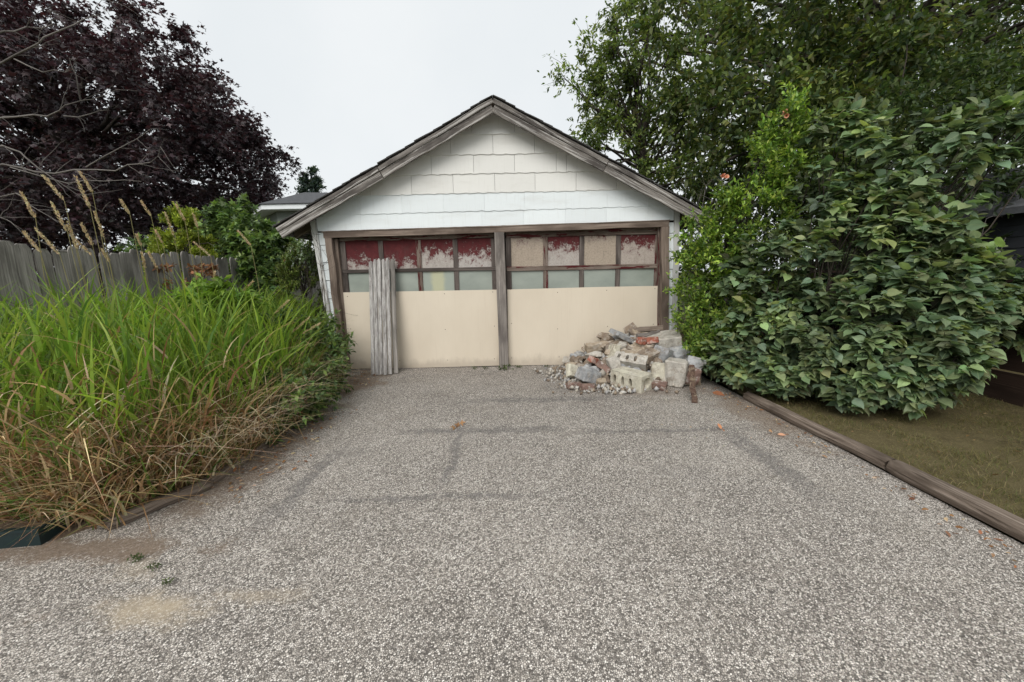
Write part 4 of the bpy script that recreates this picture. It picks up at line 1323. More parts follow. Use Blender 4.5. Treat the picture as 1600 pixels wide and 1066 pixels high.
# --- taller willow-leaved tree whose sprigs show beside the roof
r = rng_(41)
cs, os_ = [], []
for (x, y, z, rr_) in [(1.55, 9.2, 5.55, .5), (2.0, 9.3, 5.9, .6), (2.6, 9.4, 6.5, .6), (2.9, 9.5, 6.9, .6), (2.1, 9.2, 5.1, .7), (2.0, 9.1, 4.5, .7), (1.75, 9.0, 4.15, .6), (2.5, 9.2, 5.5, .8),
                       (2.6, 9.2, 4.7, .9), (2.4, 9.1, 4.0, .9), (3.0, 9.3, 5.2, .9), (3.1, 9.3, 6.0, .9), (3.2, 9.3, 4.2, 1.0), (3.4, 9.4, 6.8, .9), (3.0, 9.0, 3.5, .9), (3.7, 9.3, 5.6, 1.0), (3.8, 9.2, 4.8, 1.0), (3.9, 9.1, 3.9, 1.0), (4.0, 9.4, 6.5, 1.0), (3.6, 9.0, 3.2, 1.0), (2.3, 9.2, 3.55, .7)]:
    for q in range(5):
        d = nrm(r.normal(0, 1, 3) + np.array([-.35, 0, .35]))
        cs.append(np.array([x, y, z]) + d * rr_ * .55 * np.array([1, 1, 1.1])); os_.append(d + np.array([-.1, 0, .35]))
C, O = np.array(cs), nrm(np.array(os_))
tree('willow_leaved_tree', 'lighter green narrow-leaved tree whose sprigs rise beside the right roof slope', (3.9, 9.6, 0), 6.4, .13, C, O, r.uniform(.35, .75, len(C)), 9, 13, .105, T_DIAMOND, LEAF_TREE,
     [(.11, .155, .042), (.08, .12, .038), (.155, .20, .058), (.065, .095, .034), (.18, .22, .065)], 42, nlimb=60, droop=.12, spread=.5, lean=(-1.2, 0), twigs=True)

# --- low shrubs behind the garage on the right
r = rng_(51)
C, O = ell_centers(r, 90, (4.6, 8.4, 1.9), (1.6, 1.1, 1.8), .4, -.8)
tree('shrub', 'shadowy dark shrub between the garage roof and the privet', (4.6, 8.4, 0), 1.8, .05, C, O, np.full(len(C), .55), 9, 12, .085, T_DIAMOND, LEAF_TREE,
     [(.035, .055, .022), (.05, .07, .025), (.026, .04, .02)], 52, nlimb=30, cat='shrub')
r = rng_(55)
C, O = ell_centers(r, 170, (7.2, 6.9, 2.9), (2.4, 1.6, 1.9), .4, -.9)
C = C[C[:, 2] > 1.5]; O = nrm(C - np.array([7.2, 6.9, 2.7]))
tree('understorey_tree', 'dim green tree above the grey shed behind the lilac', (6.5, 7.2, 0), 2.9, .07, C, O, np.full(len(C), .75), 10, 13, .10, T_OVATE, LEAF_TREE,
     [(.045, .068, .024), (.06, .085, .03), (.03, .05, .022)], 56, nlimb=40, cat='tree')

# --- privet, bright small leaves, at the right garage corner
r = rng_(61)
cs, os_ = [], []
for (x, y, z, rx, rz, n_) in [(2.95, 5.45, .55, .50, .45, 34), (2.85, 5.55, 1.15, .42, .45, 34), (2.75, 5.6, 1.75, .35, .40, 28), (2.95, 5.5, 1.65, .40, .5, 24), (3.15, 5.25, 2.25, .42, .45, 34), (3.35, 5.15, 2.75, .34, .42, 28),
                             (3.42, 5.1, 3.15, .20, .32, 14), (3.1, 5.0, .9, .38, .40, 22), (2.75, 5.3, .35, .36, .3, 20), (3.2, 5.3, 1.4, .4, .5, 20)]:
    for q in range(n_):
        d = nrm(r.normal(0, 1, 3) + np.array([-.25, -.55, .15]))
        cs.append(np.array([x, y, z]) + d * np.array([rx, rx, rz]) * r.uniform(.6, 1.0)); os_.append(d * .6 + np.array([-.1, -.1, .65]))
for (x, y, z) in [(2.34, 5.45, 1.62), (2.30, 5.35, .80), (2.48, 5.5, 2.02), (2.62, 5.5, 2.12), (2.42, 5.4, 1.5), (2.40, 5.3, .72), (2.6, 5.2, 1.0), (3.45, 5.1, 3.42), (2.95, 4.85, 1.0), (3.0, 4.8, .75)]:
    cs.append(np.array([x, y, z])); os_.append(np.array([-.3, -.2, .7]))
C, O = np.array(cs), nrm(np.array(os_))
PRV = tree('privet_shrub', 'bright green small-leaved privet hugging the right garage corner', (2.95, 5.5, 0), 2.4, .03, C, O, r.uniform(.18, .38, len(C)), 7, 13, .060, T_OVATE, LEAF_PRIVET,
     [(.155, .24, .042), (.11, .19, .038), (.22, .32, .055), (.075, .13, .034), (.30, .38, .085)], 62, nlimb=70, droop=-.05, spread=.38, cat='shrub', hang=-.1, fork=.08, twigs=False)

# --- lilac, large heart-shaped leaves, right foreground
r = rng_(71)
LB = np.array([3.55, 4.75, 0.0])
cs, os_ = [], []
vols = [  # x y z rx ry rz n
    (3.20, 4.75, .75, .55, .55, .62, 70), (3.25, 4.95, 1.45, .55, .5, .60, 46), (3.75, 4.40, 1.55, .60, .55, .65, 58), (3.55, 3.95, .62, .42, .38, .40, 60), (3.30, 4.25, .50, .38, .38, .40, 44),
    (4.10, 4.15, 1.80, .45, .45, .55, 46), (3.85, 4.95, 2.35, .65, .5, .62, 50), (4.45, 4.25, 2.55, .60, .5, .42, 46), (4.05, 5.0, 3.0, .55, .45, .40, 26), (3.75, 3.85, 1.05, .45, .38, .40, 54),
    (4.10, 3.80, 1.30, .36, .32, .36, 36), (4.95, 4.0, 2.75, .45, .45, .30, 26), (4.55, 3.72, 1.18, .30, .26, .20, 26), (4.85, 3.62, 1.05, .28, .24, .18, 20), (3.05, 5.05, .35, .5, .35, .35, 34),
    (3.75, 3.62, .45, .26, .22, .26, 24), (3.95, 3.55, .62, .30, .22, .30, 30), (4.20, 3.70, .95, .34, .28, .30, 34), (4.75, 3.70, 1.00, .40, .26, .20, 30), (5.05, 3.75, .95, .25, .22, .18, 16), (3.45, 3.75, .35, .26, .2, .22, 20), (2.80, 4.75, .30, .28, .28, .24, 30), (2.95, 4.35, .26, .26, .24, .20, 22)]
for (x, y, z, rx, ry, rz, n_) in vols:
    for q in range(n_):
        d = nrm(r.normal(0, 1, 3) + np.array([-.30, -.75, .25]))
        cs.append(np.array([x, y, z]) + d * np.array([rx, ry, rz]) * r.uniform(.45, 1.0) ** .6); os_.append(d + np.array([-.1, -.35, .25]))
C, O = np.array(cs), nrm(np.array(os_))
ok = (C[:, 2] > .12) & (r.random(len(C)) < np.where(C[:, 2] > 2.5, .60, .88))
C, O = C[ok], O[ok]
LIL = thing('lilac_bush', tuple(LB), 'big lilac bush with large heart-shaped leaves spilling over the log', 'shrub')
m_ = len(C)
nt, nl = 5, 6
tw = nrm(O[:, None] * .9 + r.normal(0, .38, (m_, nt, 3)))
Lw = r.uniform(.07, .19, (m_, nt))
t = np.tile((np.arange(nl) // 2 + 1) / (nl // 2), (m_, nt, 1))
P = C[:, None, None] + tw[:, :, None] * (Lw[..., None] * t)[..., None]
side = np.cross(tw, np.array([0, 0, 1.0]))
side = nrm(side + r.normal(0, .25, side.shape))
sg = np.where(np.arange(nl) % 2 == 0, 1.0, -1.0)[None, None, :, None]
D = side[:, :, None] * sg * .85 + tw[:, :, None] * .65 + r.normal(0, .25, P.shape) + np.array([0, 0, -.30]) + r.normal(0, .12, (m_, 1, 1, 3))
N = np.array([-.05, -.30, 1.0]) + r.normal(0, .40, P.shape)
P = P.reshape(-1, 3) + nrm(D.reshape(-1, 3)) * .012
D = D.reshape(-1, 3); N = N.reshape(-1, 3)
S = .094 * r.uniform(.45, 1.35, len(P))
keep = P[:, 2] - S > .05
P, D, N, S = P[keep], D[keep], N[keep], S[keep]
LIL_C = [(.130, .190, .100), (.095, .150, .080), (.165, .228, .122), (.120, .175, .112), (.200, .255, .118), (.13, .15, .075)]
shoot = np.repeat(np.clip(1 + r.normal(0, .26, m_), .5, 1.8), nt * nl)[keep][:, None]
col = np.clip(palette(r, len(P), LIL_C, None, .16) * shoot * np.where(shoot > 1.25, np.array([1.12, 1.05, .85]), 1.0), .004, .6)
# the 300 leaves that show largest (nearest and outermost) are objects of their own
dist = np.linalg.norm(P - np.array([0, 0, 1.48]), axis=1)
outer = (P[:, 0] * -.3 + P[:, 1] * -.8) + r.normal(0, .12, len(P))
infr = P[:, 0] / np.maximum(P[:, 1], .1) < 1.28
score = S / dist * 12 + outer * .55 - (~infr) * 50
order = np.argsort(-score)
big_i, rest = order[:300], order[300:]
leaf_obj('foliage', P[rest], D[rest], N[rest], S[rest], T_HEART, LEAF_LILAC, LIL, col[rest], smooth=True, uv=True)['kind'] = 'stuff'
variants = []
for k in range(12):
    rv = rng_(300 + k)
    tv = T_HEART[0] + rv.normal(0, .018, T_HEART[0].shape)
    tv[:, 2] += (tv[:, 1] ** 2) * rv.uniform(-.18, .06) + np.abs(tv[:, 0]) * rv.uniform(-.05, .25)
    variants.append(mesh_np('leaf', tv, T_HEART[1], LEAF_LILAC, col=np.tile(palette(rv, 1, LIL_C, None, .12) * (.72 + .055 * k), (len(tv), 1)), smooth=True, uv=T_HEART[0][:, :2]))
Xb, Db, Nb = leaf_frames(D[big_i], N[big_i])
for k, i in enumerate(big_i):
    o = bpy.data.objects.new('leaf', variants[int(np.clip((shoot[i, 0] - .5) * 10 + k % 3, 0, 11))])
    COL.objects.link(o); o.parent = LIL
    M4 = Matrix.Identity(4)
    for a in range(3):
        M4[a][0], M4[a][1], M4[a][2], M4[a][3] = Xb[k][a] * S[i], Db[k][a] * S[i], Nb[k][a] * S[i], P[i][a] - LB[a]
    o.matrix_basis = M4
parts = []
for q in range(0, m_, 2):
    a = LB + np.array([rng_(q).normal(0, .18), rng_(q + 1).normal(0, .15), .02])
    parts.append(limb(a, C[q], .014, .004, 7000 + q, 7, .04, 5))
for i in range(m_):
    for j in range(nt):
        parts.append(tube_arrays([C[i], C[i] + tw[i, j] * Lw[i, j]], [.0035, .0022], 3))
V, F, U = join_arrays(parts)
obj_np('stems', V, F, BARK, LIL, uv=U)['kind'] = 'stuff'


def bare_twigs(name, label, base, tips, seed, r0=.01, mat=BARK_PALE, cat='shrub', group=None, sub=4):
    r_ = rng_(seed)
    parts = []
    base = np.array(base, float)
    for k, tpt in enumerate(tips):
        tpt = np.array(tpt, float)
        parts.append(limb(base, tpt, r0, r0 * .25, seed + k, 8, .03, 5))
        P_ = parts[-1][0].reshape(8, 5, 3).mean(1)
        for q in range(sub):
            i = int(r_.integers(3, 8))
            L = np.linalg.norm(tpt - base) * r_.uniform(.10, .25)
            e = P_[i] + nrm((tpt - base) / np.linalg.norm(tpt - base) * .6 + r_.normal(0, .6, 3)) * L
            parts.append(limb(P_[i], e, r0 * .3, r0 * .12, seed + 50 + k * 9 + q, 5, .0, 3))
    V, F, U = join_arrays(parts)
    o = obj_np(name, V, F, mat, None, uv=U, org=base)
    return props(o, label, cat, group)


bare_twigs('bare_stems', 'bare grey stems in front of the brown fence at the right edge', (4.75, 4.1, .03), [(4.55, 4.0, 1.35), (4.95, 4.0, 1.75), (5.05, 3.85, 1.4), (4.9, 4.15, 1.95), (4.6, 3.75, .95)], 901, .011)  # loose bare stems and dead twigs, not whole shrubs
bare_twigs('bare_stems', 'tangle of dead twigs under the lower lilac branches', (3.55, 3.95, .03), [(3.25, 3.60, .30), (3.4, 3.45, .25), (3.7, 3.5, .32), (3.0, 3.9, .3), (3.85, 3.6, .45)], 911, .007)
bare_twigs('bare_stems', 'grey dead twigs showing over the right eave of the garage', (3.5, 7.6, 1.2), [(3.2, 7.4, 3.05), (3.55, 7.4, 3.0), (3.75, 7.5, 2.75), (3.35, 7.2, 2.7), (3.9, 7.4, 3.0)], 921, .012, sub=8)

bare_twigs('vine', 'thin bare reddish vine climbing the left corner of the garage', (-2.83, 6.17, .02), [(-2.96, 6.185, 2.42), (-2.93, 6.19, 2.15)], 931, .009, mat=BARK, cat='vine', sub=14)
# orange trumpet flowers
def flower(loc, seed, label):
    r_ = rng_(seed)
    T = thing('flower', loc, label, 'flower', 'orange flowers')
    loc = np.array(loc)
    for k in range(3):
        d = nrm(r_.normal(0, .6, 3) + np.array([0, -.6, .1]))
        q = loc + r_.normal(0, .022, 3)
        V, F, U = tube_arrays([q, q + d * .028, q + d * .045, q + d * .052], [.006, .011, .020, .028], 7)
        obj_np('petals', V, F, PETAL, T)


PETAL = simple_mat('orange_petal', (.62, .30, .19), .6, .2, 30, .05)
flower((3.30, 5.0, 3.28), 1, 'orange trumpet flowers high on the privet')
flower((2.70, 5.1, 2.62), 2, 'orange trumpet flowers low on the privet by the eave')
flower((-3.86, 6.9, 1.82), 3, 'orange flowers on the vine left of the garage corner')

# --- shrubs left of the garage, behind the fence
r = rng_(81)
h_ = np.sort(r.uniform(0, 1, 150))
a_ = r.uniform(0, 6.283, 150)
rr2 = .80 * (1 - h_) ** .75 + .06
C = np.stack([-6.95 + np.cos(a_) * rr2, 8.6 + np.sin(a_) * rr2, .5 + h_ * 2.35], 1)
O = nrm(np.stack([np.cos(a_) * .5, np.sin(a_) * .5, np.full(150, .9)], 1))
tree('conical_evergreen', 'yellow-green conical evergreen rising behind the picket fence', (-6.95, 8.6, 0), 2.6, .05, C, O, np.full(150, .28), 13, 30, .055, T_DIAMOND, LEAF_MISC,
     [(.22, .26, .035), (.27, .31, .045), (.15, .20, .03)], 82, nlimb=20, droop=.0, spread=.28, cat='shrub', hang=-.4)
r = rng_(84)
h_ = np.sort(r.uniform(0, 1, 130)); a_ = r.uniform(0, 6.283, 130)
rr2 = .50 * (1 - h_) ** .6 + .05
C = np.stack([-3.75 + np.cos(a_) * rr2, 7.15 + np.sin(a_) * rr2, .3 + h_ * 1.65], 1)
O = nrm(np.stack([np.cos(a_) * .5, np.sin(a_) * .5, np.full(130, .9)], 1))
tree('small_evergreen', 'small dark green rounded evergreen against the left garage wall', (-3.75, 7.15, 0), 1.7, .04, C, O, np.full(130, .24), 9, 20, .045, T_DIAMOND, LEAF_MISC,
     [(.08, .12, .03), (.11, .15, .036), (.15, .185, .04), (.07, .075, .028)], 85, nlimb=20, droop=.0, spread=.3, cat='shrub', hang=-.4)
r = rng_(87)
cs, os_ = [], []
for (x, y, z, rx, rz, n_) in [(-5.45, 8.1, 2.5, .50, .56, 40), (-4.95, 7.9, 2.2, .5, .5, 34), (-4.55, 7.7, 2.0, .45, .45, 28), (-4.65, 7.5, 1.45, .5, .5, 26), (-5.0, 7.8, 1.5, .5, .5, 26), (-4.35, 7.2, .9, .4, .45, 18), (-8.3, 9.6, 2.1, .7, .4, 30)]:
    for q in range(n_):
        d = nrm(r.normal(0, 1, 3) + np.array([.15, -.5, .3]))
        cs.append(np.array([x, y, z]) + d * np.array([rx, rx, rz]) * r.uniform(.5, 1.0)); os_.append(d + np.array([0, 0, .3]))
C, O = np.array(cs), nrm(np.array(os_))
tree('fig_shrub', 'broad green shrub with lobed leaves between fence and garage', (-5.0, 7.9, 0), 2.0, .04, C, O, r.uniform(.18, .32, len(C)), 5, 8, .125, T_MAPLE, LEAF_MISC,
     [(.11, .17, .05), (.08, .13, .045), (.15, .215, .06), (.06, .10, .04)], 88, nlimb=70, droop=.2, spread=.5, cat='shrub')
r = rng_(90)
C, O = ell_centers(r, 26, (-3.55, 6.95, 1.95), (.28, .25, .25), .5)
tree('flowering_shrub', 'pale leaved shrub tucked under the left eave', (-3.55, 6.95, 0), 1.9, .02, C, O, np.full(len(C), .16), 6, 10, .05, T_OVATE, LEAF_MISC,
     [(.10, .15, .06), (.16, .21, .10), (.35, .38, .33)], 91, nlimb=12, cat='shrub', weights=[.5, .35, .15])
r = rng_(93)
C, O = ell_centers(r, 220, (-17, 24, 1.6), (14, 1.8, 2.0), .5, -.6)
tree('hedge', 'added near-black hedge backing the shade under the maple', (-17, 24, 0), 2.0, .1, C, O, np.full(len(C), 1.2), 9, 14, .20, T_DIAMOND, LEAF_TREE,
     [(.02, .028, .014), (.03, .038, .018)], 94, nlimb=10, cat='hedge')  # hedge added behind; near-black leaf colour stands in for shade inside the maple
r = rng_(96)
hh = np.sort(r.uniform(0, 1, 120) ** 1.3); a_ = r.uniform(0, 6.283, 120)
rr2 = 2.6 * (1 - hh) + .1
C = np.stack([-12.0 + np.cos(a_) * rr2 * .6, 25 + np.sin(a_) * rr2 * .6, 1 + hh * 7.0], 1)
O = nrm(np.stack([np.cos(a_), np.sin(a_), np.full(120, .25)], 1))
tree('spruce_tree', 'far spruce tip standing behind the neighbouring house', (-12.0, 25, 0), 8.1, .14, C, O, .45 + .9 * (1 - hh), 11, 18, .17, T_DIAMOND, LEAF_TREE,
     [(.045, .07, .06), (.06, .085, .07), (.035, .055, .05)], 97, nlimb=20, droop=.1, spread=.4)

# --- bare grey tree reaching in from the left
BT = thing('bare_tree', (-9.2, 5.6, 0), 'bare grey-branched dead tree reaching in from the left edge', 'tree')
def bt_pts(pts):
    return [np.array(p, float) for p in pts]
V, F, U = tube_arrays([(-9.2, 5.6, 0), (-9.15, 5.6, 1.6), (-9.0, 5.6, 3.2), (-9.1, 5.6, 5.2)], [.16, .13, .10, .05], 9)
obj_np('trunk', V, F, BARK_PALE, BT, uv=U, smooth=True)
BR = [[(-6.254, 5.4, 4.459), (-6.005, 5.4, 4.575), (-5.726, 5.4, 4.696), (-5.575, 5.4, 4.846)],
[(-6.303, 5.4, 4.252), (-5.678, 5.4, 4.377), (-5.366, 5.4, 4.541), (-5.158, 5.4, 4.783), (-5.07, 5.4, 5.029)],
[(-6.456, 5.4, 3.614), (-5.876, 5.4, 3.618), (-5.366, 5.4, 3.765), (-4.811, 5.4, 3.829)],
[(-6.596, 5.4, 3.026), (-5.963, 5.4, 2.919), (-5.286, 5.4, 3.015), (-4.634, 5.4, 3.034), (-4.222, 5.4, 3.22)],
[(-6.535, 5.4, 3.281), (-6.242, 5.4, 3.12), (-5.822, 5.4, 2.758), (-5.468, 5.4, 2.428)],
[(-6.675, 5.4, 2.695), (-6.293, 5.4, 2.526), (-5.967, 5.4, 2.275)],
[(-6.733, 5.4, 2.454), (-6.508, 5.4, 2.327), (-6.242, 5.4, 1.99)]]
SUB = [(2, 2, [(-5.395, 5.4, 3.781), (-5.296, 5.3, 4.03), (-5.34, 5.3, 4.205)]), (3, 2, [(-5.491, 5.4, 2.988), (-4.994, 5.4, 3.196), (-4.566, 5.4, 3.426)]),
       (1, 0, [(-6.111, 5.4, 4.256), (-5.713, 5.3, 4.067), (-5.318, 5.2, 4.001)]), (3, 0, [(-6.438, 5.4, 2.991), (-5.892, 5.5, 2.823), (-5.389, 5.5, 2.828), (-4.891, 5.5, 2.811)]),
       (2, 1, [(-5.646, 5.4, 3.591), (-5.318, 5.4, 3.6), (-5.079, 5.4, 3.655)])]
rb = rng_(123)
for k, b in enumerate(BR):
    b = bt_pts(b)
    z0 = max(1.2, b[0][2] * .75)
    path = [np.array([-9.1, 5.6, z0]), np.array([-7.8, 5.5, (z0 + b[0][2]) / 2 + .1])] + b
    for i in range(2, len(path)): path[i] = path[i] + np.array([0, rb.normal(0, .12), 0])
    # smooth the path
    Pn = []
    for i in range(len(path) - 1):
        for t_ in (0, .33, .66): Pn.append(path[i] * (1 - t_) + path[i + 1] * t_ + rb.normal(0, .012, 3))
    Pn.append(path[-1])
    rr_ = np.linspace(.032, .003, len(Pn)) * .6
    parts = [tube_arrays(Pn, rr_, 6)]
    for q in range(9):
        i = int(rb.integers(5, len(Pn)))
        L = rb.uniform(.15, .55)
        e = Pn[i] + nrm(np.array([.8, rb.normal(0, .3), rb.normal(0, .6)])) * L
        parts.append(limb(Pn[i], e, .0045, .0016, 800 + k * 20 + q, 6, .06, 4))
    for (pk, _, sp) in SUB:
        if pk == k:
            sp = bt_pts(sp)
            Q = []
            for i in range(len(sp) - 1):
                for t_ in (0, .5): Q.append(sp[i] * (1 - t_) + sp[i + 1] * t_ + rb.normal(0, .01, 3))
            Q.append(sp[-1])
            parts.append(tube_arrays(Q, np.linspace(.009, .003, len(Q)), 5))
            for q in range(4):
                i = int(rb.integers(1, len(Q)))
                parts.append(limb(Q[i], Q[i] + nrm(np.array([.8, rb.normal(0, .3), rb.normal(0, .6)])) * rb.uniform(.1, .35), .0035, .0014, 950 + k * 20 + q, 5, .05, 3))
    V, F, U = join_arrays(parts)
    obj_np('branch', V, F, BARK_PALE, BT, uv=U)

# --- tall grass of the left bed
def blades(name, P, az, Hh, lean, curve, wid, c0, c1, mat, parent=None, K=6, seed=0):
    """P bases (n,3); each blade rises Hh, leans towards az and curves over; colours c0 (foot) to c1 (tip)"""
    n = len(P)
    t = np.linspace(0, 1, K)[None, :, None]
    dirv = np.stack([np.cos(az), np.sin(az), np.zeros(n)], 1)[:, None]
    out = (lean[:, None, None] * t + curve[:, None, None] * t ** 2.4) * Hh[:, None, None]
    ang = lean[:, None, None] + curve[:, None, None] * t
    up = Hh[:, None, None] * (t - .55 * (np.clip(curve, 0, 2)[:, None, None] * t ** 2.6) ** 1.15)
    C = P[:, None] + dirv * out + np.array([0, 0, 1.0]) * up
    sd = np.cross(dirv, np.array([0, 0, 1.0]))
    tw_ = rng_(seed).uniform(-1.2, 1.2, (n, 1, 1))
    sd = sd * np.cos(tw_) + dirv * np.sin(tw_)
    w = wid[:, None, None] * (1 - t) ** .55 * (.75 + .5 * np.minimum(t * 3, 1) * (1 - t))
    w[:, -1] = wid[:, None] * .06
    V = np.stack([C - sd * w * .5, C + sd * w * .5], 2).reshape(-1, 3)
    V[:, 2] = np.maximum(V[:, 2], .012)
    b = (np.arange(n) * K * 2)[:, None]
    i = np.arange(K - 1)[None] * 2
    F = np.stack([b + i, b + i + 1, b + i + 3, b + i + 2], -1).reshape(-1, 4)
    tt = t ** .9
    colv = c0[:, None] * (1 - tt) + c1[:, None] * tt
    colv = np.repeat(colv, 2, 1).reshape(-1, 3)
    return obj_np(name, V, F, mat, parent, col=colv, org=ZERO)


r = rng_(1001)
n = 15000
X = r.uniform(-5.6, -1.95, n); Y = r.uniform(2.15, 6.6, n)
le = np.array([left_edge(v) for v in Y])
d = le - X
ok = (d > .16) & (X > -4.93) & (Y > 2.24) & ~((Y > 5.3) & (X > -2.75))
X, Y, d = X[ok], Y[ok], d[ok]
n = len(X)
P = np.stack([X, Y, np.array([bed_z(a, b) for a, b in zip(X, Y)])], 1)
edge = np.clip(np.minimum(d / .75, (Y - 2.1) / .8), 0, 1)
patch = np.array([noise.noise(Vector((a * 1.3, b * 1.3, 3.0))) for a, b in zip(X, Y)])
clump = np.array([noise.noise(Vector((a * 2.6, b * 2.6, 9.0))) for a, b in zip(X, Y)])
full = (.48 + .74 * edge ** .7) * (1 + .22 * clump) * (1 - .10 * np.clip((Y - 4.6) / 1.5, 0, 1))
# about a third are tall stems, the others leaf blades leaving the stems part way up
stem = r.random(n) < .34
start = np.where(stem, 0, full * r.uniform(.12, .86, n))
Hh = np.where(stem, full * r.uniform(.75, 1.12, n), r.uniform(.26, .55, n))
P[:, 2] += start
az = np.where(stem, r.normal(-.45, 1.0, n), r.uniform(-math.pi, math.pi, n))
az = np.where(~stem & (r.random(n) < .5), r.normal(-.6, .9, n), az)
lean = np.where(stem, np.abs(r.normal(.12, .13, n)), np.abs(r.normal(.42, .26, n)))
curve = np.where(stem, np.abs(r.normal(.10, .12, n)), np.abs(r.normal(.20, .22, n))) + .2 * (1 - edge) * r.random(n)
wid = np.where(stem, r.uniform(.007, .014, n), r.uniform(.013, .030, n))
g = palette(r, n, [(.185, .275, .042), (.14, .23, .038), (.235, .33, .052), (.105, .18, .040), (.29, .36, .085)], [.3, .25, .2, .15, .1], .16)
foot = palette(r, n, [(.13, .15, .045), (.19, .16, .07), (.08, .11, .035)], None, .2)
foot = np.where(stem[:, None], foot, g * .85)
far = np.clip((Y - 4.4) / 1.2, 0, 1)[:, None]
g = g * (1 - .25 * far)
hrel = start / np.maximum(full, .1)
near = np.clip((3.9 - Y) / 1.2, 0, 1)
pd = np.clip(.05 + (.12 + .5 * near) * (1 - edge) + .22 * np.clip(patch * 1.6, 0, 1) * (.3 + .7 * near) + 1.2 * np.clip(.5 - hrel, 0, .5) * (~stem) * (edge < .95) * (.25 + .75 * near), 0, .92)
dead = r.random(n) < pd
TAN = [(.36, .245, .125), (.30, .19, .095), (.46, .345, .20), (.24, .14, .075), (.54, .44, .29)]
dc = palette(r, n, TAN, None, .18)
live = ~dead
props(blades('tall_grass', P[live], az[live], Hh[live], lean[live], curve[live], wid[live], foot[live], g[live], GRASS_M, seed=5), 'dense tall green grass overgrowing the left bed', 'grass', kind='stuff')
props(blades('dry_grass', P[dead], az[dead], Hh[dead] * .8, lean[dead] + .15, curve[dead] + .6 * r.random(dead.sum()), wid[dead] * .8, dc[dead] * .85, dc[dead], DRY_M, seed=6), 'tan dead grass blades low in the left bed', 'grass', kind='stuff')
# dead fringe: curled dry leaves standing along the edge, thickest at the near corner
n = 4200
s_ = r.uniform(0, 1, n)
Y = 2.2 + 3.0 * s_ ** 1.7
X = np.array([left_edge(v) for v in Y]) - np.abs(r.normal(.16, .28, n)) - .06
front = r.random(n) < .42
X = np.where(front, r.uniform(-4.4, -2.4, n), X)
Y = np.where(front, 2.13 + np.abs(r.normal(.10, .28, n)) + np.clip(-2.9 - X, 0, 2) * .12, Y)
P = np.stack([X, Y, np.array([max(bed_z(a, b), .01) for a, b in zip(X, Y)])], 1)
P[:, 2] += r.uniform(0, .42, n) * (r.random(n) < .6)
az = np.where(r.random(n) < .45, r.uniform(-math.pi, math.pi, n), np.where(front, r.normal(-1.4, .9, n), r.normal(-.5, 1.0, n)))
Hh = r.uniform(.14, .46, n)
dc = palette(r, n, TAN, None, .2)
gm = r.random(n) < .22
dc[gm] = palette(r, int(gm.sum()), [(.10, .16, .035), (.13, .20, .045)])
props(blades('dead_grass_fringe', P, az, Hh, np.abs(r.normal(.35, .3, n)), np.abs(r.normal(.45, .5, n)), r.uniform(.006, .020, n), dc * .85, dc * 1.05, DRY_M, seed=7), 'straw-coloured dead grass along the left edge of the driveway', 'grass', kind='stuff')
# pale thin stems flopped on to the asphalt
n = 380
Y = 2.4 + 2.9 * r.random(n)
X = np.array([left_edge(v) for v in Y]) - r.uniform(-.02, .32, n)
P = np.stack([X, Y, r.uniform(.04, .34, n)], 1)
dc = palette(r, n, [(.50, .43, .32), (.42, .34, .23), (.36, .25, .14)], None, .12)
props(blades('flopped_stems', P, r.normal(-.5, .6, n), r.uniform(.22, .56, n), r.uniform(.3, .8, n), r.uniform(.5, 1.1, n), r.uniform(.004, .013, n), dc, dc, DRY_M, seed=8), 'pale thin grass stems flopped over the asphalt edge', 'grass', kind='stuff')

# leafy dark weeds at the garage end of the bed
r = rng_(1101)
WEED_C = [(.07, .115, .036), (.10, .15, .044), (.05, .085, .03), (.14, .20, .055)]
for k, (x, y, h_, lab) in enumerate([(-2.82, 5.42, 1.05, 'dark leafy weed clump nearest the left door jamb'), (-3.0, 5.0, 1.15, 'dark leafy weed clump in the bed in front of the left garage corner'), (-2.55, 4.85, .78, 'low leafy weed clump at the driveway edge below the garage corner'), (-2.45, 4.25, .62, 'leafy weed clump at the driveway edge midway along the bed'), (-2.38, 3.7, .5, 'lowest leafy weed clump among the dead grass of the bed edge')]):
    c_, o_ = ell_centers(r, 64, (x, y, h_ * .5), (.38, .38, h_ * .5), .5)
    o_ = nrm(o_ + np.array([.2, -.2, .6]))
    tree('weed_clump', lab, (x, y, 0), h_ * .8, .008, c_, o_, np.full(len(c_), .22), 5, 12, .075, T_DIAMOND, LEAF_MISC, WEED_C, 1110 + k, nlimb=30, cat='weed', fork=.05, droop=.1, spread=.4, group='leafy weeds of the left bed', bark=BARK)
c_, o_ = ell_centers(r, 30, (-3.35, 4.5, 1.25), (.32, .25, .22), .5)
tree('bright_weed', 'bright green leafy weed rising above the grass before the fence', (-3.35, 4.5, 0), 1.2, .008, c_, nrm(o_ + np.array([0, 0, .5])), np.full(len(c_), .2), 5, 10, .085, T_DIAMOND, LEAF_MISC,
     [(.14, .235, .03), (.18, .28, .04), (.11, .19, .03)], 1120, nlimb=20, cat='weed', fork=.1, droop=.15, spread=.4)
c_, o_ = ell_centers(r, 13, (-4.6, 5.6, 1.60), (.55, .15, .16), .5)
tree('withered_vine', 'withered orange-brown leaves hanging on the picket fence', (-4.6, 5.6, 0), 1.5, .006, c_, o_, np.full(len(c_), .14), 4, 7, .07, T_OVATE, DRY_M,
     [(.20, .10, .05), (.15, .08, .045), (.26, .14, .07)], 1130, nlimb=12, cat='vine', fork=.1)

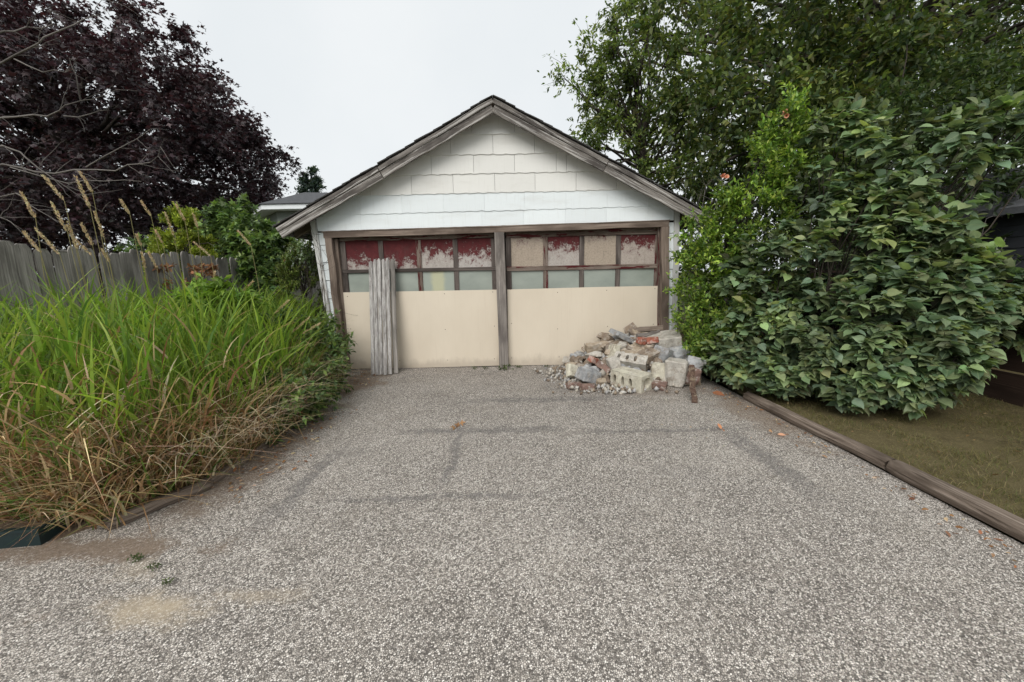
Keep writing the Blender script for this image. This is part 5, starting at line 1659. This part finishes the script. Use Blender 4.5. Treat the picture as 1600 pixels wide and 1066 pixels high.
# seed plumes
PLUMES = [(-4.03, 3.4, 2.23, -3.98, 2.03), (-3.95, 3.52, 2.39, -3.84, 2.19), (-3.85, 3.45, 2.15, -3.79, 1.92), (-3.7, 3.54, 2.38, -3.65, 2.13), (-4.08, 3.95, 2.53, -4.02, 2.35), (-3.79, 3.73, 2.12, -3.77, 1.89), (-3.91, 3.71, 2.02, -3.87, 1.83), (-3.83, 4.04, 2.29, -3.78, 2.15), (-3.95, 4.4, 2.34, -3.89, 2.19), (-3.96, 3.39, 1.94, -3.83, 1.73), (-4.44, 3.7, 1.96, -4.35, 1.77), (-3.8, 3.49, 2.01, -3.78, 1.78), (-3.93, 3.63, 1.9, -3.81, 1.73), (-3.93, 4.49, 2.05, -3.89, 1.91), (-3.85, 4.56, 2.24, -3.81, 2.0), (-3.55, 4.36, 2.29, -3.5, 2.13), (-3.53, 4.55, 2.22, -3.52, 2.08), (-3.12, 4.65, 2.04, -3.01, 1.88), (-3.53, 4.51, 1.91, -3.39, 1.76), (-4.06, 4.0, 1.81, -4.03, 1.69), (-4.22, 4.57, 2.02, -4.21, 1.89), (-3.9, 4.33, 1.8, -3.86, 1.63), (-3.78, 4.6, 1.49, -3.84, 1.32), (-3.6, 4.54, 1.59, -3.57, 1.41), (-3.29, 4.42, 1.58, -3.34, 1.41), (-3.96, 4.31, 1.8, -3.97, 1.63), (-2.42, 4.65, 1.03, -2.64, 0.86), (-2.21, 4.49, 0.98, -2.44, 0.86), (-2.61, 4.59, 1.24, -2.8, 1.09), (-3.03, 4.65, 1.47, -3.18, 1.36)]
r = rng_(1201)
ORD = 'first second third fourth fifth sixth seventh eighth ninth tenth eleventh twelfth thirteenth fourteenth fifteenth sixteenth seventeenth eighteenth nineteenth twentieth twenty-first twenty-second twenty-third twenty-fourth twenty-fifth twenty-sixth twenty-seventh'.split()
PLUMES.sort(key=lambda p: (p[4] < 1.25, p[0] / p[1]))
STALK_C = (.30, .27, .13)
for k, (x, y, z, xb, zb) in enumerate(PLUMES):
    low = zb < 1.25
    T = thing('grass_plume', (xb - .05, y, .08), ('tan seed plume above the left bed, %s from the left of the upright ones' % ORD[k]) if not low else ('%s of the low tan seed plumes drooping by the garage corner, from the left' % ORD[k - sum(p[4] >= 1.25 for p in PLUMES)]), 'plume', 'seed plumes of the tall grass')
    top = np.array([x, y, z]); bt = np.array([xb, y + .02, zb])
    foot = np.array([xb + (xb - x) * .6 - (.25 if low else 0), y + .05, .08])
    mid = (foot + bt) / 2 + np.array([0, 0, .12 if low else 0])
    V, F, U = tube_arrays([foot, (foot + mid) / 2, mid, (mid + bt) / 2 + r.normal(0, .01, 3), bt, bt + (top - bt) * .9], [.0035, .0035, .003, .003, .0025, .001], 4)
    obj_np('stalk', V, F, DRY_M, T, col=np.tile(STALK_C, (len(V), 1)))
    m_ = 90
    tt = np.sort(r.uniform(0, 1, m_))
    ax = top - bt
    L = np.linalg.norm(ax)
    rad_ = .010 * np.sin(np.clip(tt * .92 + .08, 0, 1) * math.pi) ** .6 + .002
    d_ = nrm(r.normal(0, 1, (m_, 3)))
    P = bt + ax * tt[:, None] + d_ * rad_[:, None] * .5
    leaf_obj('seed_head', P, nrm(ax) * .9 + d_ * .5, d_, np.full(m_, .026) * r.uniform(.7, 1.2, m_), T_DIAMOND, DRY_M, T, palette(r, m_, [(.48, .40, .25), (.56, .47, .31), (.42, .33, .20)], None, .12))

# --- little weeds along the door sill and in the driveway crack
r = rng_(1301)
for k, (x, y, s, lab) in enumerate([(-.14, 6.05, .11, 'small green weed at the foot of the centre post'), (-.45, 6.12, .05, 'tiny weed left of the centre post weed'), (-.62, 6.13, .045, 'tiny weed farthest left along the door sill'), (.10, 6.13, .05, 'tiny weed right of the centre post'), (.55, 6.13, .045, 'tiny weed at the sill of the right door'),
                                    (-2.05, 1.89, .035, 'tiny green weed in the driveway crack above the sand patch'), (-1.90, 1.83, .03, 'tiny dark weed in the middle of the driveway crack'), (-1.74, 1.72, .028, 'tiny dark weed in the crack beside the sand patch')]):
    m_ = 40
    P = np.array([x, y, .008]) + r.normal(0, 1, (m_, 3)) * np.array([s * .55, s * .35, 0]) + np.array([0, 0, 1]) * r.uniform(0, s * .5, (m_, 1))
    o = leaf_obj('small_weed', P, r.normal(0, 1, (m_, 3)) + np.array([0, 0, .4]), np.array([0, 0, 1]) + r.normal(0, .4, (m_, 3)), np.full(m_, s * .55), T_DIAMOND, LEAF_MISC, None,
                 palette(r, m_, [(.06, .085, .03), (.08, .11, .035), (.045, .06, .022)]))
    props(o, lab, 'weed', 'small weeds')

# --- leaf litter
def litter(name, label, n_, xf, yf, seed, size=(.025, .05), cols=None, z=.012):
    r_ = rng_(seed)
    X_, Y_ = xf(r_, n_), yf(r_, n_)
    P_ = np.stack([X_, Y_, np.full(n_, z) + r_.uniform(0, .012, n_)], 1)
    o_ = leaf_obj(name, P_, r_.normal(0, 1, (n_, 3)) * np.array([1, 1, .25]), np.array([0, 0, 1]) + r_.normal(0, .35, (n_, 3)), r_.uniform(size[0], size[1], n_), T_OVATE, DRY_M, None,
                 palette(r_, n_, cols or [(.26, .13, .06), (.34, .22, .12), (.18, .10, .06), (.42, .33, .22)]))
    return props(o_, label, 'litter', kind='stuff')


litter('leaf_litter', 'brown leaf litter on the ground by the left door jamb', 170, lambda r_, m: r_.normal(-2.35, .22, m), lambda r_, m: r_.uniform(4.6, 6.1, m), 1401)
litter('leaf_litter', 'brown leaf litter along the left edge of the driveway', 160, lambda r_, m: -2.0 + r_.normal(0, .12, m), lambda r_, m: r_.uniform(2.4, 4.2, m), 1402)
litter('leaf_litter', 'fallen leaves along the right edging log', 130, lambda r_, m: 2.62 - np.abs(r_.normal(0, .10, m)), lambda r_, m: r_.uniform(1.2, 4.8, m), 1403, (.02, .045))
litter('leaf_litter', 'fallen leaves on the lawn under the lilac', 260, lambda r_, m: r_.uniform(2.85, 5.0, m), lambda r_, m: r_.uniform(1.5, 4.6, m), 1404, (.02, .04), [(.10, .07, .03), (.16, .11, .05), (.22, .16, .08)], .06)
litter('leaf_litter', 'pale chips and leaf bits on the asphalt before the rubble', 60, lambda r_, m: r_.uniform(1.2, 2.6, m), lambda r_, m: r_.uniform(3.0, 4.6, m), 1405, (.012, .03), [(.5, .45, .38), (.4, .3, .2)])
for k, (x, y, lab, c_) in enumerate([(-.555, 3.70, 'curled brown leaf alone in the middle of the driveway', (.28, .16, .08)), (1.937, 3.44, 'bright orange fallen leaf on the right of the driveway', (.55, .23, .12)), (2.36, 3.37, 'pale orange fallen leaf nearest the right log', (.52, .30, .18)), (2.44, 4.62, 'large reddish dry leaf beside the rusty stake', (.25, .10, .06))]):
    r_ = rng_(1500 + k)
    sc = .07 if k != 3 else .16
    m_ = 4 if k == 0 else 2 if k < 3 else 1
    P = np.array([x, y, .014]) + r_.normal(0, .02, (m_, 3)) * np.array([1, 1, .15])
    o = leaf_obj('fallen_leaf', P, r_.normal(0, 1, (m_, 3)) * np.array([1, 1, .2]) + np.array([0, 0, .35]), np.array([0, -.6, 1]) + r_.normal(0, .3, (m_, 3)), np.full(m_, sc), T_MAPLE if k == 0 else T_OVATE, DRY_M, None, palette(r_, m_, [c_], None, .08))
    props(o, lab, 'leaf', 'single fallen leaves')
# thin lawn blades near the log
r = rng_(1601)
n = 30000
X = r.uniform(2.84, 5.2, n); Y = r.uniform(1.2, 4.6, n)
tf = np.array([noise.noise(Vector((a * 3.1, b * 3.1, 1.0))) for a, b in zip(X, Y)])
kp = tf + r.normal(0, .18, n) > -.12
X, Y, tf = X[kp], Y[kp], tf[kp]
n = len(X)
P = np.stack([X, Y, np.full(n, .03)], 1)
gc = palette(r, n, [(.14, .14, .042), (.10, .12, .036), (.20, .17, .072), (.25, .205, .105)], None, .15)
props(blades('lawn_grass', P, r.uniform(0, 6.28, n), r.uniform(.02, .05, n) * (1 + 1.1 * np.clip(tf, 0, 1)), r.uniform(.2, .9, n), r.uniform(0, .8, n), r.uniform(.002, .004, n), gc * .8, gc, GRASS_M, K=3, seed=9), 'thin mossy grass on the lawn behind the right log', 'grass', kind='stuff')
